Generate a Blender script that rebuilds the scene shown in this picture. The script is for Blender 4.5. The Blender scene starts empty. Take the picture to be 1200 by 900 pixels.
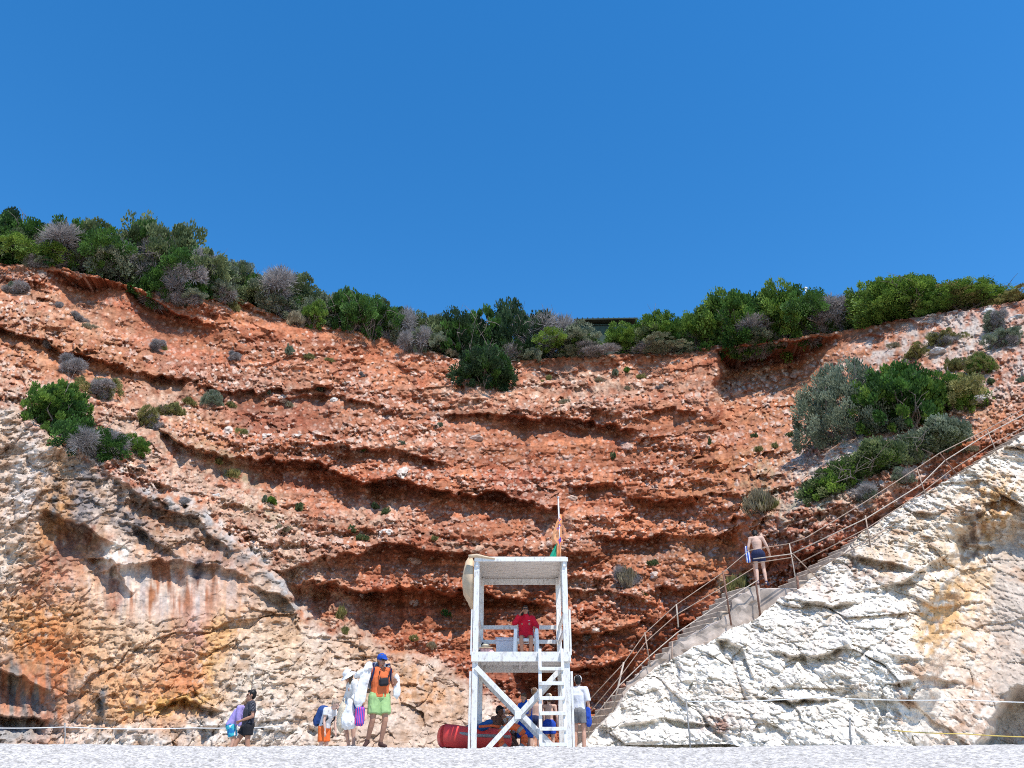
import bpy, bmesh, math, random
import numpy as np
from mathutils import Vector, Matrix, Euler

scene = bpy.context.scene
COL = scene.collection
R = math.radians
F, PITCH, EYE = 940.0, R(25.0), 1.0          # focal length in photo pixels (1200 wide), tilt, eye height
CP, SP = math.cos(PITCH), math.sin(PITCH)

def ray(px, py):
    rx = (px-600.0)/F; ry = (450.0-py)/F
    dy = CP-ry*SP; dz = SP+ry*CP
    return rx/dy, dz/dy
def P(px, py, D):
    """world point seen at photo pixel (px,py) standing D metres down the beach (world y)"""
    a, b = ray(px, py)
    return Vector((a*D, D, b*D+EYE))

# ------------------------------------------------------------------ numpy noise
_rng = np.random.RandomState(7)
_T = _rng.rand(64, 64, 64).astype(np.float32)
def vnoise(x, y, z):
    xi = np.floor(x).astype(np.int32); yi = np.floor(y).astype(np.int32); zi = np.floor(z).astype(np.int32)
    fx = (x-xi).astype(np.float32); fy = (y-yi).astype(np.float32); fz = (z-zi).astype(np.float32)
    fx = fx*fx*fx*(fx*(fx*6-15)+10); fy = fy*fy*fy*(fy*(fy*6-15)+10); fz = fz*fz*fz*(fz*(fz*6-15)+10)
    x0 = xi & 63; x1 = (xi+1) & 63; y0 = yi & 63; y1 = (yi+1) & 63; z0 = zi & 63; z1 = (zi+1) & 63
    a = _T[x0, y0, z0]*(1-fx)+_T[x1, y0, z0]*fx
    b = _T[x0, y1, z0]*(1-fx)+_T[x1, y1, z0]*fx
    c = _T[x0, y0, z1]*(1-fx)+_T[x1, y0, z1]*fx
    d = _T[x0, y1, z1]*(1-fx)+_T[x1, y1, z1]*fx
    return ((a*(1-fy)+b*fy)*(1-fz)+(c*(1-fy)+d*fy)*fz)*2-1
def fbm(x, y, z, oct=4, gain=0.5, ridge=False):
    s = np.zeros(np.shape(x), np.float32); a = 1.0; tot = 0
    x = np.asarray(x, np.float32); y = np.asarray(y, np.float32); z = np.asarray(z, np.float32)
    for o in range(oct):
        n = vnoise(x+13.7*o, y+5.1*o, z+9.3*o)
        if ridge: n = 1-2*np.abs(n)
        s += a*n; tot += a; a *= gain
        x, y, z = (0.8*x+0.6*z)*2.03, (y+0.05*x)*2.01, (-0.6*x+0.8*z)*2.03
    return s/tot
def worley(x, z, seed=0, jit=0.95):
    """F1, F2, cell random values, offsets"""
    xi = np.floor(x).astype(np.int32); zi = np.floor(z).astype(np.int32)
    f1 = np.full(x.shape, 9.0, np.float32); f2 = f1.copy()
    id1 = np.zeros(x.shape, np.int32); ox = np.zeros(x.shape, np.float32); oz = ox.copy()
    for dx in (-1, 0, 1):
        for dz in (-1, 0, 1):
            cx = xi+dx; cz = zi+dz
            a = _T[cx & 63, cz & 63, (seed) & 63]; b = _T[cx & 63, cz & 63, (seed+1) & 63]
            ddx = cx+0.5+jit*(a-0.5)-x; ddz = cz+0.5+jit*(b-0.5)-z
            d = ddx*ddx+ddz*ddz
            m = d < f1
            f2 = np.where(m, f1, np.minimum(f2, d))
            f1 = np.where(m, d, f1); id1 = np.where(m, (cx & 63)*64+(cz & 63), id1)
            ox = np.where(m, -ddx, ox); oz = np.where(m, -ddz, oz)
    def rnd(k): return _T[id1 // 64, id1 % 64, (seed+k) & 63]
    return np.sqrt(f1), np.sqrt(f2), rnd, ox, oz
def facets(x, z, seed=0, tilt=0.8, groove=0.15):
    """blocky broken-rock relief: every cell is its own tilted plane"""
    f1, f2, rnd, ox, oz = worley(x, z, seed)
    h = rnd(2)-0.5+tilt*((rnd(3)-0.5)*ox+(rnd(4)-0.5)*oz)*2
    e = np.clip((f2-f1)/0.16, 0, 1)
    return h*(1-groove*2*(1-e))-groove*(1-e)
def sst(a, b, x):
    t = np.clip((x-a)/(b-a), 0, 1); return t*t*(3-2*t)
def tps(pts):
    """thin plate spline through (px, py, D) control points"""
    p = np.array(pts, float); X = p[:, :2]/300.0; n = len(p)
    def K(r2): return np.where(r2 > 0, r2*np.log(np.maximum(r2, 1e-12)), 0)
    d2 = ((X[:, None]-X[None])**2).sum(-1)
    A = np.zeros((n+3, n+3)); A[:n, :n] = K(d2)+np.eye(n)*0.02; A[:n, n] = 1; A[:n, n+1:] = X; A[n, :n] = 1; A[n+1:, :n] = X.T
    w = np.linalg.solve(A, np.concatenate([p[:, 2], [0, 0, 0]]))
    def f0(px, py):
        x = np.asarray(px, np.float64)/300; y = np.asarray(py, np.float64)/300
        s = w[n]+w[n+1]*x+w[n+2]*y
        for i in range(n): s = s+w[i]*K((x-X[i, 0])**2+(y-X[i, 1])**2)
        return s
    gx = np.arange(-180, 1400, 10.0); gy = np.arange(240, 960, 10.0)
    G = f0(*np.meshgrid(gx, gy)).astype(np.float32)
    def f(px, py):
        u = np.clip((np.asarray(px, np.float32)+180)/10, 0, len(gx)-1.001); v = np.clip((np.asarray(py, np.float32)-240)/10, 0, len(gy)-1.001)
        i = u.astype(np.int32); j = v.astype(np.int32); a = u-i; b = v-j
        return (G[j, i]*(1-a)+G[j, i+1]*a)*(1-b)+(G[j+1, i]*(1-a)+G[j+1, i+1]*a)*b
    return f
def pl(px, pts):
    a = np.array(pts, float); return np.interp(px, a[:, 0], a[:, 1])

# ------------------------------------------------------------------ materials
def new_mat(name):
    m = bpy.data.materials.new(name); m.use_nodes = True
    nt = m.node_tree; nt.nodes.clear()
    out = nt.nodes.new('ShaderNodeOutputMaterial'); b = nt.nodes.new('ShaderNodeBsdfPrincipled')
    nt.links.new(b.outputs[0], out.inputs[0])
    b.inputs['Roughness'].default_value = 0.9
    b.inputs['Specular IOR Level'].default_value = 0.25
    return m, nt, b
def N(nt, typ, **kw):
    n = nt.nodes.new(typ)
    for k, v in kw.items():
        if k in n.inputs: n.inputs[k].default_value = v
        else: setattr(n, k, v)
    return n
def simple_mat(name, col, rough=0.7, var=0.15, scale=12.0, bump=0.15, spec=0.25, metal=0.0, sub=0.0):
    m, nt, b = new_mat(name)
    tc = N(nt, 'ShaderNodeTexCoord'); no = N(nt, 'ShaderNodeTexNoise', Scale=scale, Detail=5.0)
    nt.links.new(tc.outputs['Object'], no.inputs['Vector'])
    ra = N(nt, 'ShaderNodeValToRGB')
    ra.color_ramp.elements[0].position = 0.3; ra.color_ramp.elements[1].position = 0.7
    c = Vector(col[:3])
    ra.color_ramp.elements[0].color = (*(c*(1-var)), 1); ra.color_ramp.elements[1].color = (*(c*(1+var*0.6)), 1)
    nt.links.new(no.outputs['Fac'], ra.inputs['Fac']); nt.links.new(ra.outputs[0], b.inputs['Base Color'])
    b.inputs['Roughness'].default_value = rough; b.inputs['Specular IOR Level'].default_value = spec
    b.inputs['Metallic'].default_value = metal
    if bump:
        bu = N(nt, 'ShaderNodeBump', Strength=bump, Distance=0.02)
        nt.links.new(no.outputs['Fac'], bu.inputs['Height']); nt.links.new(bu.outputs[0], b.inputs['Normal'])
    return m
def rock_mat(name, scale1, scale2, dist):
    """colour of every spot of rock is baked per vertex; fine grain comes from noise"""
    m, nt, b = new_mat(name)
    at = N(nt, 'ShaderNodeAttribute', attribute_name='rock'); tc = N(nt, 'ShaderNodeTexCoord')
    n1 = N(nt, 'ShaderNodeTexNoise', Scale=scale1, Detail=6.0, Roughness=0.65)
    v1 = N(nt, 'ShaderNodeTexVoronoi', Scale=scale2)
    for k in (n1, v1): nt.links.new(tc.outputs['Object'], k.inputs['Vector'])
    mr = N(nt, 'ShaderNodeMapRange'); mr.inputs[1].default_value = 0.3; mr.inputs[2].default_value = 0.7
    mr.inputs[3].default_value = 0.72; mr.inputs[4].default_value = 1.22
    nt.links.new(n1.outputs['Fac'], mr.inputs[0])
    mx = N(nt, 'ShaderNodeMix', data_type='RGBA', blend_type='MULTIPLY'); mx.inputs[0].default_value = 1.0
    nt.links.new(at.outputs['Color'], mx.inputs[6]); nt.links.new(mr.outputs[0], mx.inputs[7])
    nt.links.new(mx.outputs[2], b.inputs['Base Color'])
    ad = N(nt, 'ShaderNodeMath', operation='MULTIPLY_ADD'); ad.inputs[1].default_value = -0.5
    nt.links.new(v1.outputs['Distance'], ad.inputs[0]); nt.links.new(n1.outputs['Fac'], ad.inputs[2])
    bu = N(nt, 'ShaderNodeBump', Strength=0.7, Distance=dist)
    nt.links.new(ad.outputs[0], bu.inputs['Height']); nt.links.new(bu.outputs[0], b.inputs['Normal'])
    b.inputs['Roughness'].default_value = 0.95; b.inputs['Specular IOR Level'].default_value = 0.1
    return m

# ------------------------------------------------------------------ object helpers
def link(o, parent=None, label=None, cat=None, group=None, kind=None):
    COL.objects.link(o)
    if parent is not None: o.parent = parent
    if label: o['label'] = label
    if cat: o['category'] = cat
    if group: o['group'] = group
    if kind: o['kind'] = kind
    return o
def empty(name, loc, label, cat, rz=0.0, group=None):
    o = bpy.data.objects.new(name, None); o.empty_display_size = 0.2
    o.location = loc; o.rotation_euler = (0, 0, rz)
    return link(o, None, label, cat, group)
def mesh_obj(name, verts, faces, mat, parent=None, smooth=False, **kw):
    me = bpy.data.meshes.new(name); me.from_pydata([tuple(v) for v in verts], [], faces); me.update()
    if mat: me.materials.append(mat)
    if smooth: me.polygons.foreach_set('use_smooth', [True]*len(me.polygons))
    return link(bpy.data.objects.new(name, me), parent, **kw)
def grid_obj(name, V, nr, nc, mat, col=None, smooth=True, attr='rock', **kw):
    me = bpy.data.meshes.new(name)
    idx = np.arange(nr*nc, dtype=np.int32).reshape(nr, nc)
    q = np.stack([idx[1:, :-1], idx[1:, 1:], idx[:-1, 1:], idx[:-1, :-1]], -1).reshape(-1, 4)
    me.vertices.add(nr*nc); me.vertices.foreach_set('co', V.astype(np.float32).ravel())
    me.loops.add(q.size); me.loops.foreach_set('vertex_index', q.ravel())
    me.polygons.add(len(q)); me.polygons.foreach_set('loop_start', np.arange(0, q.size, 4, dtype=np.int32))
    me.polygons.foreach_set('use_smooth', np.full(len(q), smooth))
    me.update(calc_edges=True)
    if col is not None:
        a = me.color_attributes.new(attr, 'FLOAT_COLOR', 'POINT')
        a.data.foreach_set('color', np.concatenate([col, np.ones((len(col), 1))], 1).astype(np.float32).ravel())
    me.materials.append(mat)
    return link(bpy.data.objects.new(name, me), **kw)
class MB:
    """collects simple solids for ONE mesh"""
    def __init__(s): s.v = []; s.f = []
    def add(s, v, f):
        n = len(s.v); s.v += [Vector(p) for p in v]; s.f += [[i+n for i in q] for q in f]
    def box(s, c, d, rot=None, bev=0.0):
        bm = bmesh.new(); bmesh.ops.create_cube(bm, size=1)
        for v in bm.verts: v.co = Vector((v.co.x*d[0], v.co.y*d[1], v.co.z*d[2]))
        if bev: bmesh.ops.bevel(bm, geom=bm.edges[:], offset=bev, segments=1, affect='EDGES')
        M = Matrix.Translation(Vector(c)) @ (rot.to_matrix().to_4x4() if rot is not None else Matrix())
        bm.verts.index_update()
        s.add([M @ v.co for v in bm.verts], [[v.index for v in f.verts] for f in bm.faces]); bm.free()
    def bar(s, a, b, w, h, bev=0.004, up=(0, 0, 1)):
        a = Vector(a); b = Vector(b); d = b-a; L = d.length; z = d.normalized()
        u = Vector(up)
        if abs(z.dot(u)) > 0.98: u = Vector((0, 1, 0))
        x = u.cross(z).normalized(); y = z.cross(x)
        M = Matrix((x, y, z)).transposed()
        bm = bmesh.new(); bmesh.ops.create_cube(bm, size=1)
        for v in bm.verts: v.co = Vector((v.co.x*w, v.co.y*h, v.co.z*L))
        if bev: bmesh.ops.bevel(bm, geom=bm.edges[:], offset=bev, segments=1, affect='EDGES')
        bm.verts.index_update()
        s.add([M @ v.co+(a+b)/2 for v in bm.verts], [[v.index for v in f.verts] for f in bm.faces]); bm.free()
    def cone(s, a, b, ra, rb, n=10, cap=2, sq=1.0, up=None):
        """tapered limb from a to b; cap>0 gives rounded ends; sq squashes across 'up'"""
        a = Vector(a); b = Vector(b); z = (b-a)
        L = z.length; z = z.normalized() if L > 1e-6 else Vector((0, 0, 1))
        u = Vector(up) if up is not None else (Vector((0, 1, 0)) if abs(z.z) > 0.8 else Vector((0, 0, 1)))
        x = u.cross(z)
        if x.length < 1e-4: x = Vector((1, 0, 0)).cross(z)
        x.normalize(); y = z.cross(x)
        rings = []
        for k in range(cap, 0, -1):
            t = k/(cap+0.0)*math.pi/2*0.92; rings.append((a-z*ra*math.sin(t), ra*math.cos(t)))
        rings += [(a, ra), (b, rb)]
        for k in range(1, cap+1):
            t = k/(cap+0.0)*math.pi/2*0.92; rings.append((b+z*rb*math.sin(t), rb*math.cos(t)))
        v = []
        for c, r in rings:
            for i in range(n):
                an = 2*math.pi*i/n; v.append(c+x*(r*math.cos(an))+y*(r*sq*math.sin(an)))
        f = [[k*n+i, k*n+(i+1) % n, (k+1)*n+(i+1) % n, (k+1)*n+i] for k in range(len(rings)-1) for i in range(n)]
        f.append(list(range(n))[::-1]); f.append([(len(rings)-1)*n+i for i in range(n)])
        s.add(v, f)
    def tube(s, pts, r, n=6, r2=None):
        pts = [Vector(p) for p in pts]; v = []; m = len(pts)
        for k, p in enumerate(pts):
            t = (pts[min(k+1, m-1)]-pts[max(k-1, 0)]).normalized()
            u = Vector((0, 0, 1)) if abs(t.z) < 0.9 else Vector((0, 1, 0))
            x = u.cross(t).normalized(); y = t.cross(x)
            rr = r if r2 is None else r+(r2-r)*k/(m-1)
            for i in range(n):
                an = 2*math.pi*i/n; v.append(p+x*rr*math.cos(an)+y*rr*math.sin(an))
        f = [[k*n+i, k*n+(i+1) % n, (k+1)*n+(i+1) % n, (k+1)*n+i] for k in range(m-1) for i in range(n)]
        f.append(list(range(n))[::-1]); f.append([(m-1)*n+i for i in range(n)])
        s.add(v, f)
    def ell(s, c, r, nu=14, nv=9, rot=None):
        c = Vector(c); v = []
        for j in range(nv+1):
            th = math.pi*min(max(j/nv, 0.01), 0.99)
            for i in range(nu):
                an = 2*math.pi*i/nu
                p = Vector((r[0]*math.sin(th)*math.cos(an), r[1]*math.sin(th)*math.sin(an), r[2]*math.cos(th)))
                if rot is not None: p = rot.to_matrix() @ p
                v.append(c+p)
        f = [[j*nu+i, (j+1)*nu+i, (j+1)*nu+(i+1) % nu, j*nu+(i+1) % nu] for j in range(nv) for i in range(nu)]
        f.append(list(range(nu))); f.append([nv*nu+i for i in range(nu)][::-1])
        s.add(v, f)
    def build(s, name, mat, parent=None, smooth=False, **kw):
        return mesh_obj(name, s.v, s.f, mat, parent, smooth, **kw)
    def remesh(s, name, mat, parent=None, voxel=0.012, smooth=4, fold=0.0, seed=0, **kw):
        me = bpy.data.meshes.new(name+'_raw'); me.from_pydata([tuple(v) for v in s.v], [], s.f); me.update()
        o = bpy.data.objects.new(name+'_raw', me); COL.objects.link(o)
        md = o.modifiers.new('r', 'REMESH'); md.mode = 'VOXEL'; md.voxel_size = voxel
        if smooth:
            sm = o.modifiers.new('s', 'SMOOTH'); sm.factor = 0.5; sm.iterations = smooth
        dg = bpy.context.evaluated_depsgraph_get(); dg.update()
        m2 = bpy.data.meshes.new_from_object(o.evaluated_get(dg)); m2.name = name
        bpy.data.objects.remove(o); bpy.data.meshes.remove(me)
        n = len(m2.vertices)
        if fold and n:
            co = np.empty(n*3, np.float32); m2.vertices.foreach_get('co', co); co = co.reshape(-1, 3)
            no = np.empty(n*3, np.float32); m2.vertices.foreach_get('normal', no); no = no.reshape(-1, 3)
            d = fbm(co[:, 0]*14+seed, co[:, 1]*14, co[:, 2]*6, 3, ridge=True)
            co = co+no*(d*fold)[:, None]; m2.vertices.foreach_set('co', co.ravel()); m2.update()
        m2.polygons.foreach_set('use_smooth', np.ones(len(m2.polygons), bool))
        m2.materials.clear(); m2.materials.append(mat)
        return link(bpy.data.objects.new(name, m2), parent, **kw)
# ================================================================== camera, sky, sun
cam = bpy.data.cameras.new('camera'); co_ = bpy.data.objects.new('camera', cam); COL.objects.link(co_)
cam.sensor_width = 36; cam.lens = F/1200*36; cam.clip_start = 0.1; cam.clip_end = 6000
co_.location = (0, 0, EYE); co_.rotation_euler = (math.pi/2+PITCH, 0, 0); scene.camera = co_
SUN_EL, SUN_AZ = R(64), R(32)                      # azimuth: to the right of straight behind the camera
w = bpy.data.worlds.new('World'); scene.world = w; w.use_nodes = True
nt = w.node_tree; nt.nodes.clear()
wo = nt.nodes.new('ShaderNodeOutputWorld'); bg = nt.nodes.new('ShaderNodeBackground')
sky = nt.nodes.new('ShaderNodeTexSky'); sky.sky_type = 'NISHITA'; sky.sun_disc = False
sky.sun_elevation = SUN_EL; sky.sun_rotation = math.pi-SUN_AZ
sky.altitude = 300; sky.air_density = 1.0; sky.dust_density = 0.15; sky.ozone_density = 3.0
hs = nt.nodes.new('ShaderNodeHueSaturation'); hs.inputs['Saturation'].default_value = 1.34; hs.inputs['Value'].default_value = 1.01
hs.inputs['Hue'].default_value = 0.499
nt.links.new(sky.outputs[0], hs.inputs['Color']); nt.links.new(hs.outputs[0], bg.inputs[0]); nt.links.new(bg.outputs[0], wo.inputs[0])
bg.inputs[1].default_value = 0.15
sl = bpy.data.lights.new('sun', 'SUN'); so = bpy.data.objects.new('sun', sl); COL.objects.link(so)
sl.energy = 3.75; sl.angle = R(0.5); sl.color = (1.0, 0.95, 0.88)
sdir = Vector((math.sin(SUN_AZ)*math.cos(SUN_EL), -math.cos(SUN_AZ)*math.cos(SUN_EL), math.sin(SUN_EL)))
so.rotation_euler = sdir.to_track_quat('Z', 'Y').to_euler(); so.location = sdir*40
vs = scene.view_settings; vs.view_transform = 'Standard'; vs.look = 'None'; vs.gamma = 1; vs.exposure = 0.55; vs.use_curve_mapping = False

# ================================================================== beach
def crest(x):
    return 1.135+0.03*np.cos((x+14)*0.22)+0.012*np.sin(x*1.7)+0.006*np.sin(x*4.3+1)
def ground(x, y):
    x = np.asarray(x, float); y = np.asarray(y, float)
    c = crest(x)
    up = c*sst(0, 1, np.clip(y/10.0, 0, 1))*0+np.where(y < 10, c*(y/10.0), 0)
    back = c+0.0075*(np.minimum(y, 30)-10)
    z = np.where(y < 10, up, back)
    # rounded berm
    z = z-0.04*np.exp(-((y-10)/1.1)**2)
    for gx, gy, r, d in DIPS: z = z-d*np.exp(-((x-gx)**2+(y-gy)**2)/(r*r))
    return z
DIPS = [(-6.6, 21.3, 1.6, 0.36), (-5.0, 21.5, 1.3, 0.34), (1.2, 23.6, 2.6, 0.25)]
BEACH = rock_mat('beach_pebbles', 60.0, 55.0, 0.010)
def beach_patch(xs, ys, name, amp, **kw):
    X, Y = np.meshgrid(xs, ys); Z = ground(X, Y)
    f1, f2, rnd, ox, oz = worley(X*34, Y*34, 3)
    Z = Z+amp*(np.sqrt(np.clip(0.5-f1, 0, 1))*rnd(2)*0.028+0.010*fbm(X*6, Y*6, X*0, 3)+0.012*fbm(X*1.2, Y*1.2, X*0, 2))
    t = 0.50+0.42*(rnd(3)-0.5)+0.05*fbm(X*9, Y*9, X*0, 3)
    col = np.stack([t*1.03, t*0.965, t*0.885], -1).reshape(-1, 3)
    return grid_obj(name, np.stack([X, Y, Z], -1).reshape(-1, 3), len(ys), len(xs), BEACH, col, **kw)
xs = np.concatenate([np.linspace(-900, -60, 25)[:-1], np.linspace(-60, -9, 60)[:-1], np.arange(-9, 9, 0.026), np.linspace(9, 60, 60)[1:], np.linspace(60, 900, 25)[1:]])
ys = np.concatenate([np.linspace(-900, -10, 20)[:-1], np.linspace(-10, 6.9, 40)[:-1], np.arange(6.9, 11.5, 0.03), np.arange(11.5, 30, 0.15), np.linspace(30, 900, 20)])
beach_patch(xs, ys, 'beach', 1.0, kind='structure')

# ================================================================== cliff: control depths (photo px, photo py, metres down the beach)
D1 = tps([(-150, 300, 34), (0, 312, 37.5), (100, 322, 39), (200, 350, 41.5), (340, 378, 44), (480, 405, 46), (600, 422, 47), (720, 416, 47), (850, 405, 45.5),
          (960, 392, 43.5), (1050, 378, 40), (1120, 368, 37), (1200, 358, 35), (1350, 330, 32),
          (-150, 440, 29), (0, 400, 32.5), (0, 470, 28.8), (100, 400, 35), (100, 500, 29.5), (200, 430, 37), (200, 540, 30.3), (300, 500, 36), (300, 600, 31.5), (400, 480, 39),
          (400, 580, 35.5), (350, 680, 31.0), (450, 620, 34.5), (480, 720, 33.5), (550, 500, 40.5), (560, 600, 36.5), (560, 680, 34.3), (600, 760, 33), (620, 870, 31.5), (500, 870, 31),
          (700, 500, 41), (700, 600, 37.2), (700, 680, 35.2), (700, 760, 33.6), (700, 870, 32.5), (820, 500, 39.5), (820, 600, 35.5), (800, 700, 32.6), (860, 650, 31.3),
          (900, 480, 37.3), (930, 540, 32.5), (890, 600, 30), (930, 640, 27), (1000, 600, 26.8), (1000, 520, 30), (1060, 560, 27.4), (1060, 480, 31.5), (1130, 520, 28),
          (1130, 440, 32), (1200, 470, 28.8), (1200, 420, 31.2), (1350, 420, 28.5), (1350, 520, 30), (1100, 700, 30), (950, 750, 30), (850, 800, 31.5), (1200, 700, 30.5), (1350, 800, 30)])
D2 = tps([(-150, 890, 22.5), (0, 880, 24), (150, 880, 23.8), (300, 880, 23.5), (420, 880, 24), (500, 880, 25.5), (560, 880, 28), (640, 880, 31),
          (-150, 470, 26.5), (0, 480, 27.5), (60, 510, 27.3), (130, 560, 27.6), (230, 600, 28), (300, 660, 28), (350, 720, 28), (430, 750, 28.8), (500, 775, 30.2), (560, 800, 31.5), (640, 840, 32.5),
          (60, 700, 25.8), (200, 700, 26.4), (300, 770, 25.6), (100, 800, 24.8), (420, 820, 26), (-150, 700, 25)])
LIP2 = [(-150, 455), (-60, 462), (0, 474), (20, 482), (50, 500), (90, 530), (130, 552), (190, 585), (235, 598), (275, 635), (305, 655), (335, 690), (352, 722), (385, 735), (430, 748), (470, 765), (520, 785), (560, 808), (600, 840), (640, 880), (700, 960)]
# overhanging ledges: lip polyline, recess (m), reach below (px), bulge above (m)
LEDGES = [
 ([(62, 316), (110, 326), (160, 342), (205, 362), (260, 388)], 2.1, 40, 0.6),
 ([(-60, 368), (20, 385), (70, 402), (120, 424), (180, 440), (250, 450), (340, 456), (400,452)], 1.6, 30, 0.5),
 ([(300, 474), (360, 462), (420, 470), (470, 480)], 0.8, 20, 0.4),
 ([(180, 500), (240, 528), (300, 537), (360, 545), (420, 560), (460, 575)], 1.9, 40, 0.7),
 ([(330, 515), (400, 522), (470, 530), (530, 545)], 0.8, 18, 0.4),
 ([(430, 562), (500, 572), (560, 576), (620, 582), (660, 592)], 2.0, 30, 0.7),
 ([(520, 487), (600, 486), (660, 489), (705, 490), (742, 500)], 2.1, 50, 0.6),
 ([(690, 477), (724, 479)], 0.9, 20, 0.3), ([(755, 482), (790, 476), (825, 486)], 0.8, 26, 0.3),
 ([(655, 572), (690, 569), (722, 570), (740, 584)], 1.4, 28, 0.4),
 ([(738, 582), (790, 581), (840, 582), (885, 576)], 1.2, 20, 0.5),
 ([(690, 626), (750, 629), (800, 627), (850, 622), (876, 612)], 0.9, 55, 0.5),
 ([(800, 600), (845, 606), (880, 604)], 0.8, 26, 0.2),
 ([(285, 664), (330, 662), (380, 655), (430, 640), (480, 638), (530, 646), (580, 655), (660, 664)], 1.5, 36, 0.7),
 ([(330, 676), (380, 684), (430, 690), (500, 690), (560, 694), (640, 706)], 2.6, 62, 0.3),
 ([(660, 688), (720, 690), (760, 704)], 0.7, 26, 0.3), ([(640, 735), (700, 734), (760, 730), (800, 716)], 0.8, 32, 0.3),
 ([(770, 690), (810, 684), (850, 680)], 0.9, 22, 0.3),
 ([(610, 790), (660, 784), (710, 780), (750, 765)], 2.4, 60, 0.5),
 ([(560, 660), (640, 668), (700, 676)], 0.9, 30, 0.2),
 
 ([(420, 382), (470, 402), (490, 412)], 1.1, 30, 0.3),
 ([(265, 352), (310, 362), (350, 376)], 0.7, 16, 0.3), ([(1030, 372), (1060, 376), (1090, 372)], 0.6, 18, 0.3),
 ([(1000, 388), (1050, 392)], 0.5, 14, 0.2), ([(1130, 470), (1170, 468)], 0.6, 16, 0.2),
 ([(930, 620), (960, 600), (1000, 585), (1060, 560)], 0.15, 40, 0.3),
]
LEDGES2 = [
 ([(45, 590), (75, 606), (110, 622), (140, 640)], 0.9, 40, 0.3),
 ([(105, 668), (150, 662), (200, 655), (250, 660), (290, 672)], 0.5, 50, 0.4),
 ([(-60, 775), (0, 782), (40, 800), (65, 815)], 1.3, 50, 0.3),
 ([(-60, 838), (0, 838), (40, 836), (60, 845)], 1.2, 20, 0.2),
 ([(180, 824), (215, 818), (252, 826)], 0.5, 14, 0.5), ([(230, 848), (262, 846)], 0.4, 10, 0.2),
 ([(130, 560), (180, 590), (230, 606), (270, 640)], 0.45, 26, 0.3), ([(300, 690), (335, 700), (352, 735)], 0.45, 24, 0.3),
 ([(150, 610), (180, 626), (212, 652)], 0.6, 18, 0.2), ([(100, 650), (130, 655), (155, 690)], 0.5, 20, 0.3),
]
def ledge_sum(PX, PY, ledges, wob, kr=1.0, kh=1.0):
    out = np.zeros(PX.shape, np.float32)
    for k, (pts, r, h, a) in enumerate(ledges):
        r = r*kr; h = h*kh
        xs_ = [p[0] for p in pts]; x0, x1 = min(xs_), max(xs_)
        s = PY-pl(PX, pts)+wob
        tl = min(26.0, (x1-x0)*0.3)
        r = r*np.clip(0.85+1.1*fbm(PX[0]/34+7.3*k, PX[0]*0+3.1*k, PX[0]*0+1.7, 3)[None, :], 0.15, 1.6)
        wgt = sst(x0-tl*0.4, x0+tl, PX+wob*1.5)*(1-sst(x1-tl, x1+tl*0.4, PX+wob*1.5))
        hh = h*(0.55+0.45*wgt)
        below = r*sst(0, 4.5, s)*np.exp(-np.clip(s/hh, 0, 9)**2.2)
        above = -a*sst(-1, 0, s/3.0-0.2)*0-a*np.exp(-np.clip(-s, 0, 400)/(h*0.55))*(s < 0)-a*(s >= 0)*np.exp(-np.clip(s, 0, 400)/3.0)
        out += wgt*(below+above)
    return out
STEP = 0.78
pxs = np.concatenate([np.arange(-150, -6, 3.0), np.arange(-6, 1206, STEP), np.arange(1206, 1350.1, 3.0)]).astype(np.float32)
RIM = [(-150, 292), (0, 308), (60, 312), (100, 320), (200, 347), (280, 350), (340, 374), (400, 384), (480, 404), (530, 418), (600, 424), (650, 420), (720, 414), (800, 411), (850, 404), (900, 399), (960, 391), (1000, 384), (1040, 377), (1100, 367), (1200, 352), (1350, 325)]
rim = pl(pxs, RIM)+2.5*fbm(pxs/18, pxs*0, pxs*0+3, 3)+1.5*fbm(pxs/5, pxs*0, pxs*0+8, 2)
NRB = 9
nrow = int((905-330)/STEP)
tt = np.linspace(0, 1, nrow).astype(np.float32)[:, None]
PX = np.repeat(pxs[None, :], nrow, 0); PY = (rim[None, :]+(905-rim[None, :])*tt).astype(np.float32)
d1 = D1(PX, PY); d2 = D2(PX, PY)
wob = 9*fbm(PX/42, PY/42, PX*0, 3)+3.5*fbm(PX/15, PY/15, PX*0+14, 2)+3.0*fbm(PX/7, PY/7, PX*0+4, 3)
lipn = 13*fbm(PX/38, PY/50, PX*0+7, 4)+5*fbm(PX/7, PY/7, PX*0+9, 3)
m2 = sst(-5, 5, PY-pl(PX, LIP2)+lipn).astype(np.float32)
TILT = [(-150, -110), (0, -62), (100, -32), (200, -4), (300, 12), (400, 18), (700, 14), (850, 8), (1000, -24), (1350, -130)]
bed = PY-pl(PX, TILT)
X0, Z0 = ray(PX, PY); xw = X0*d1; zw = Z0*d1                         # approximate world position for noise
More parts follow.
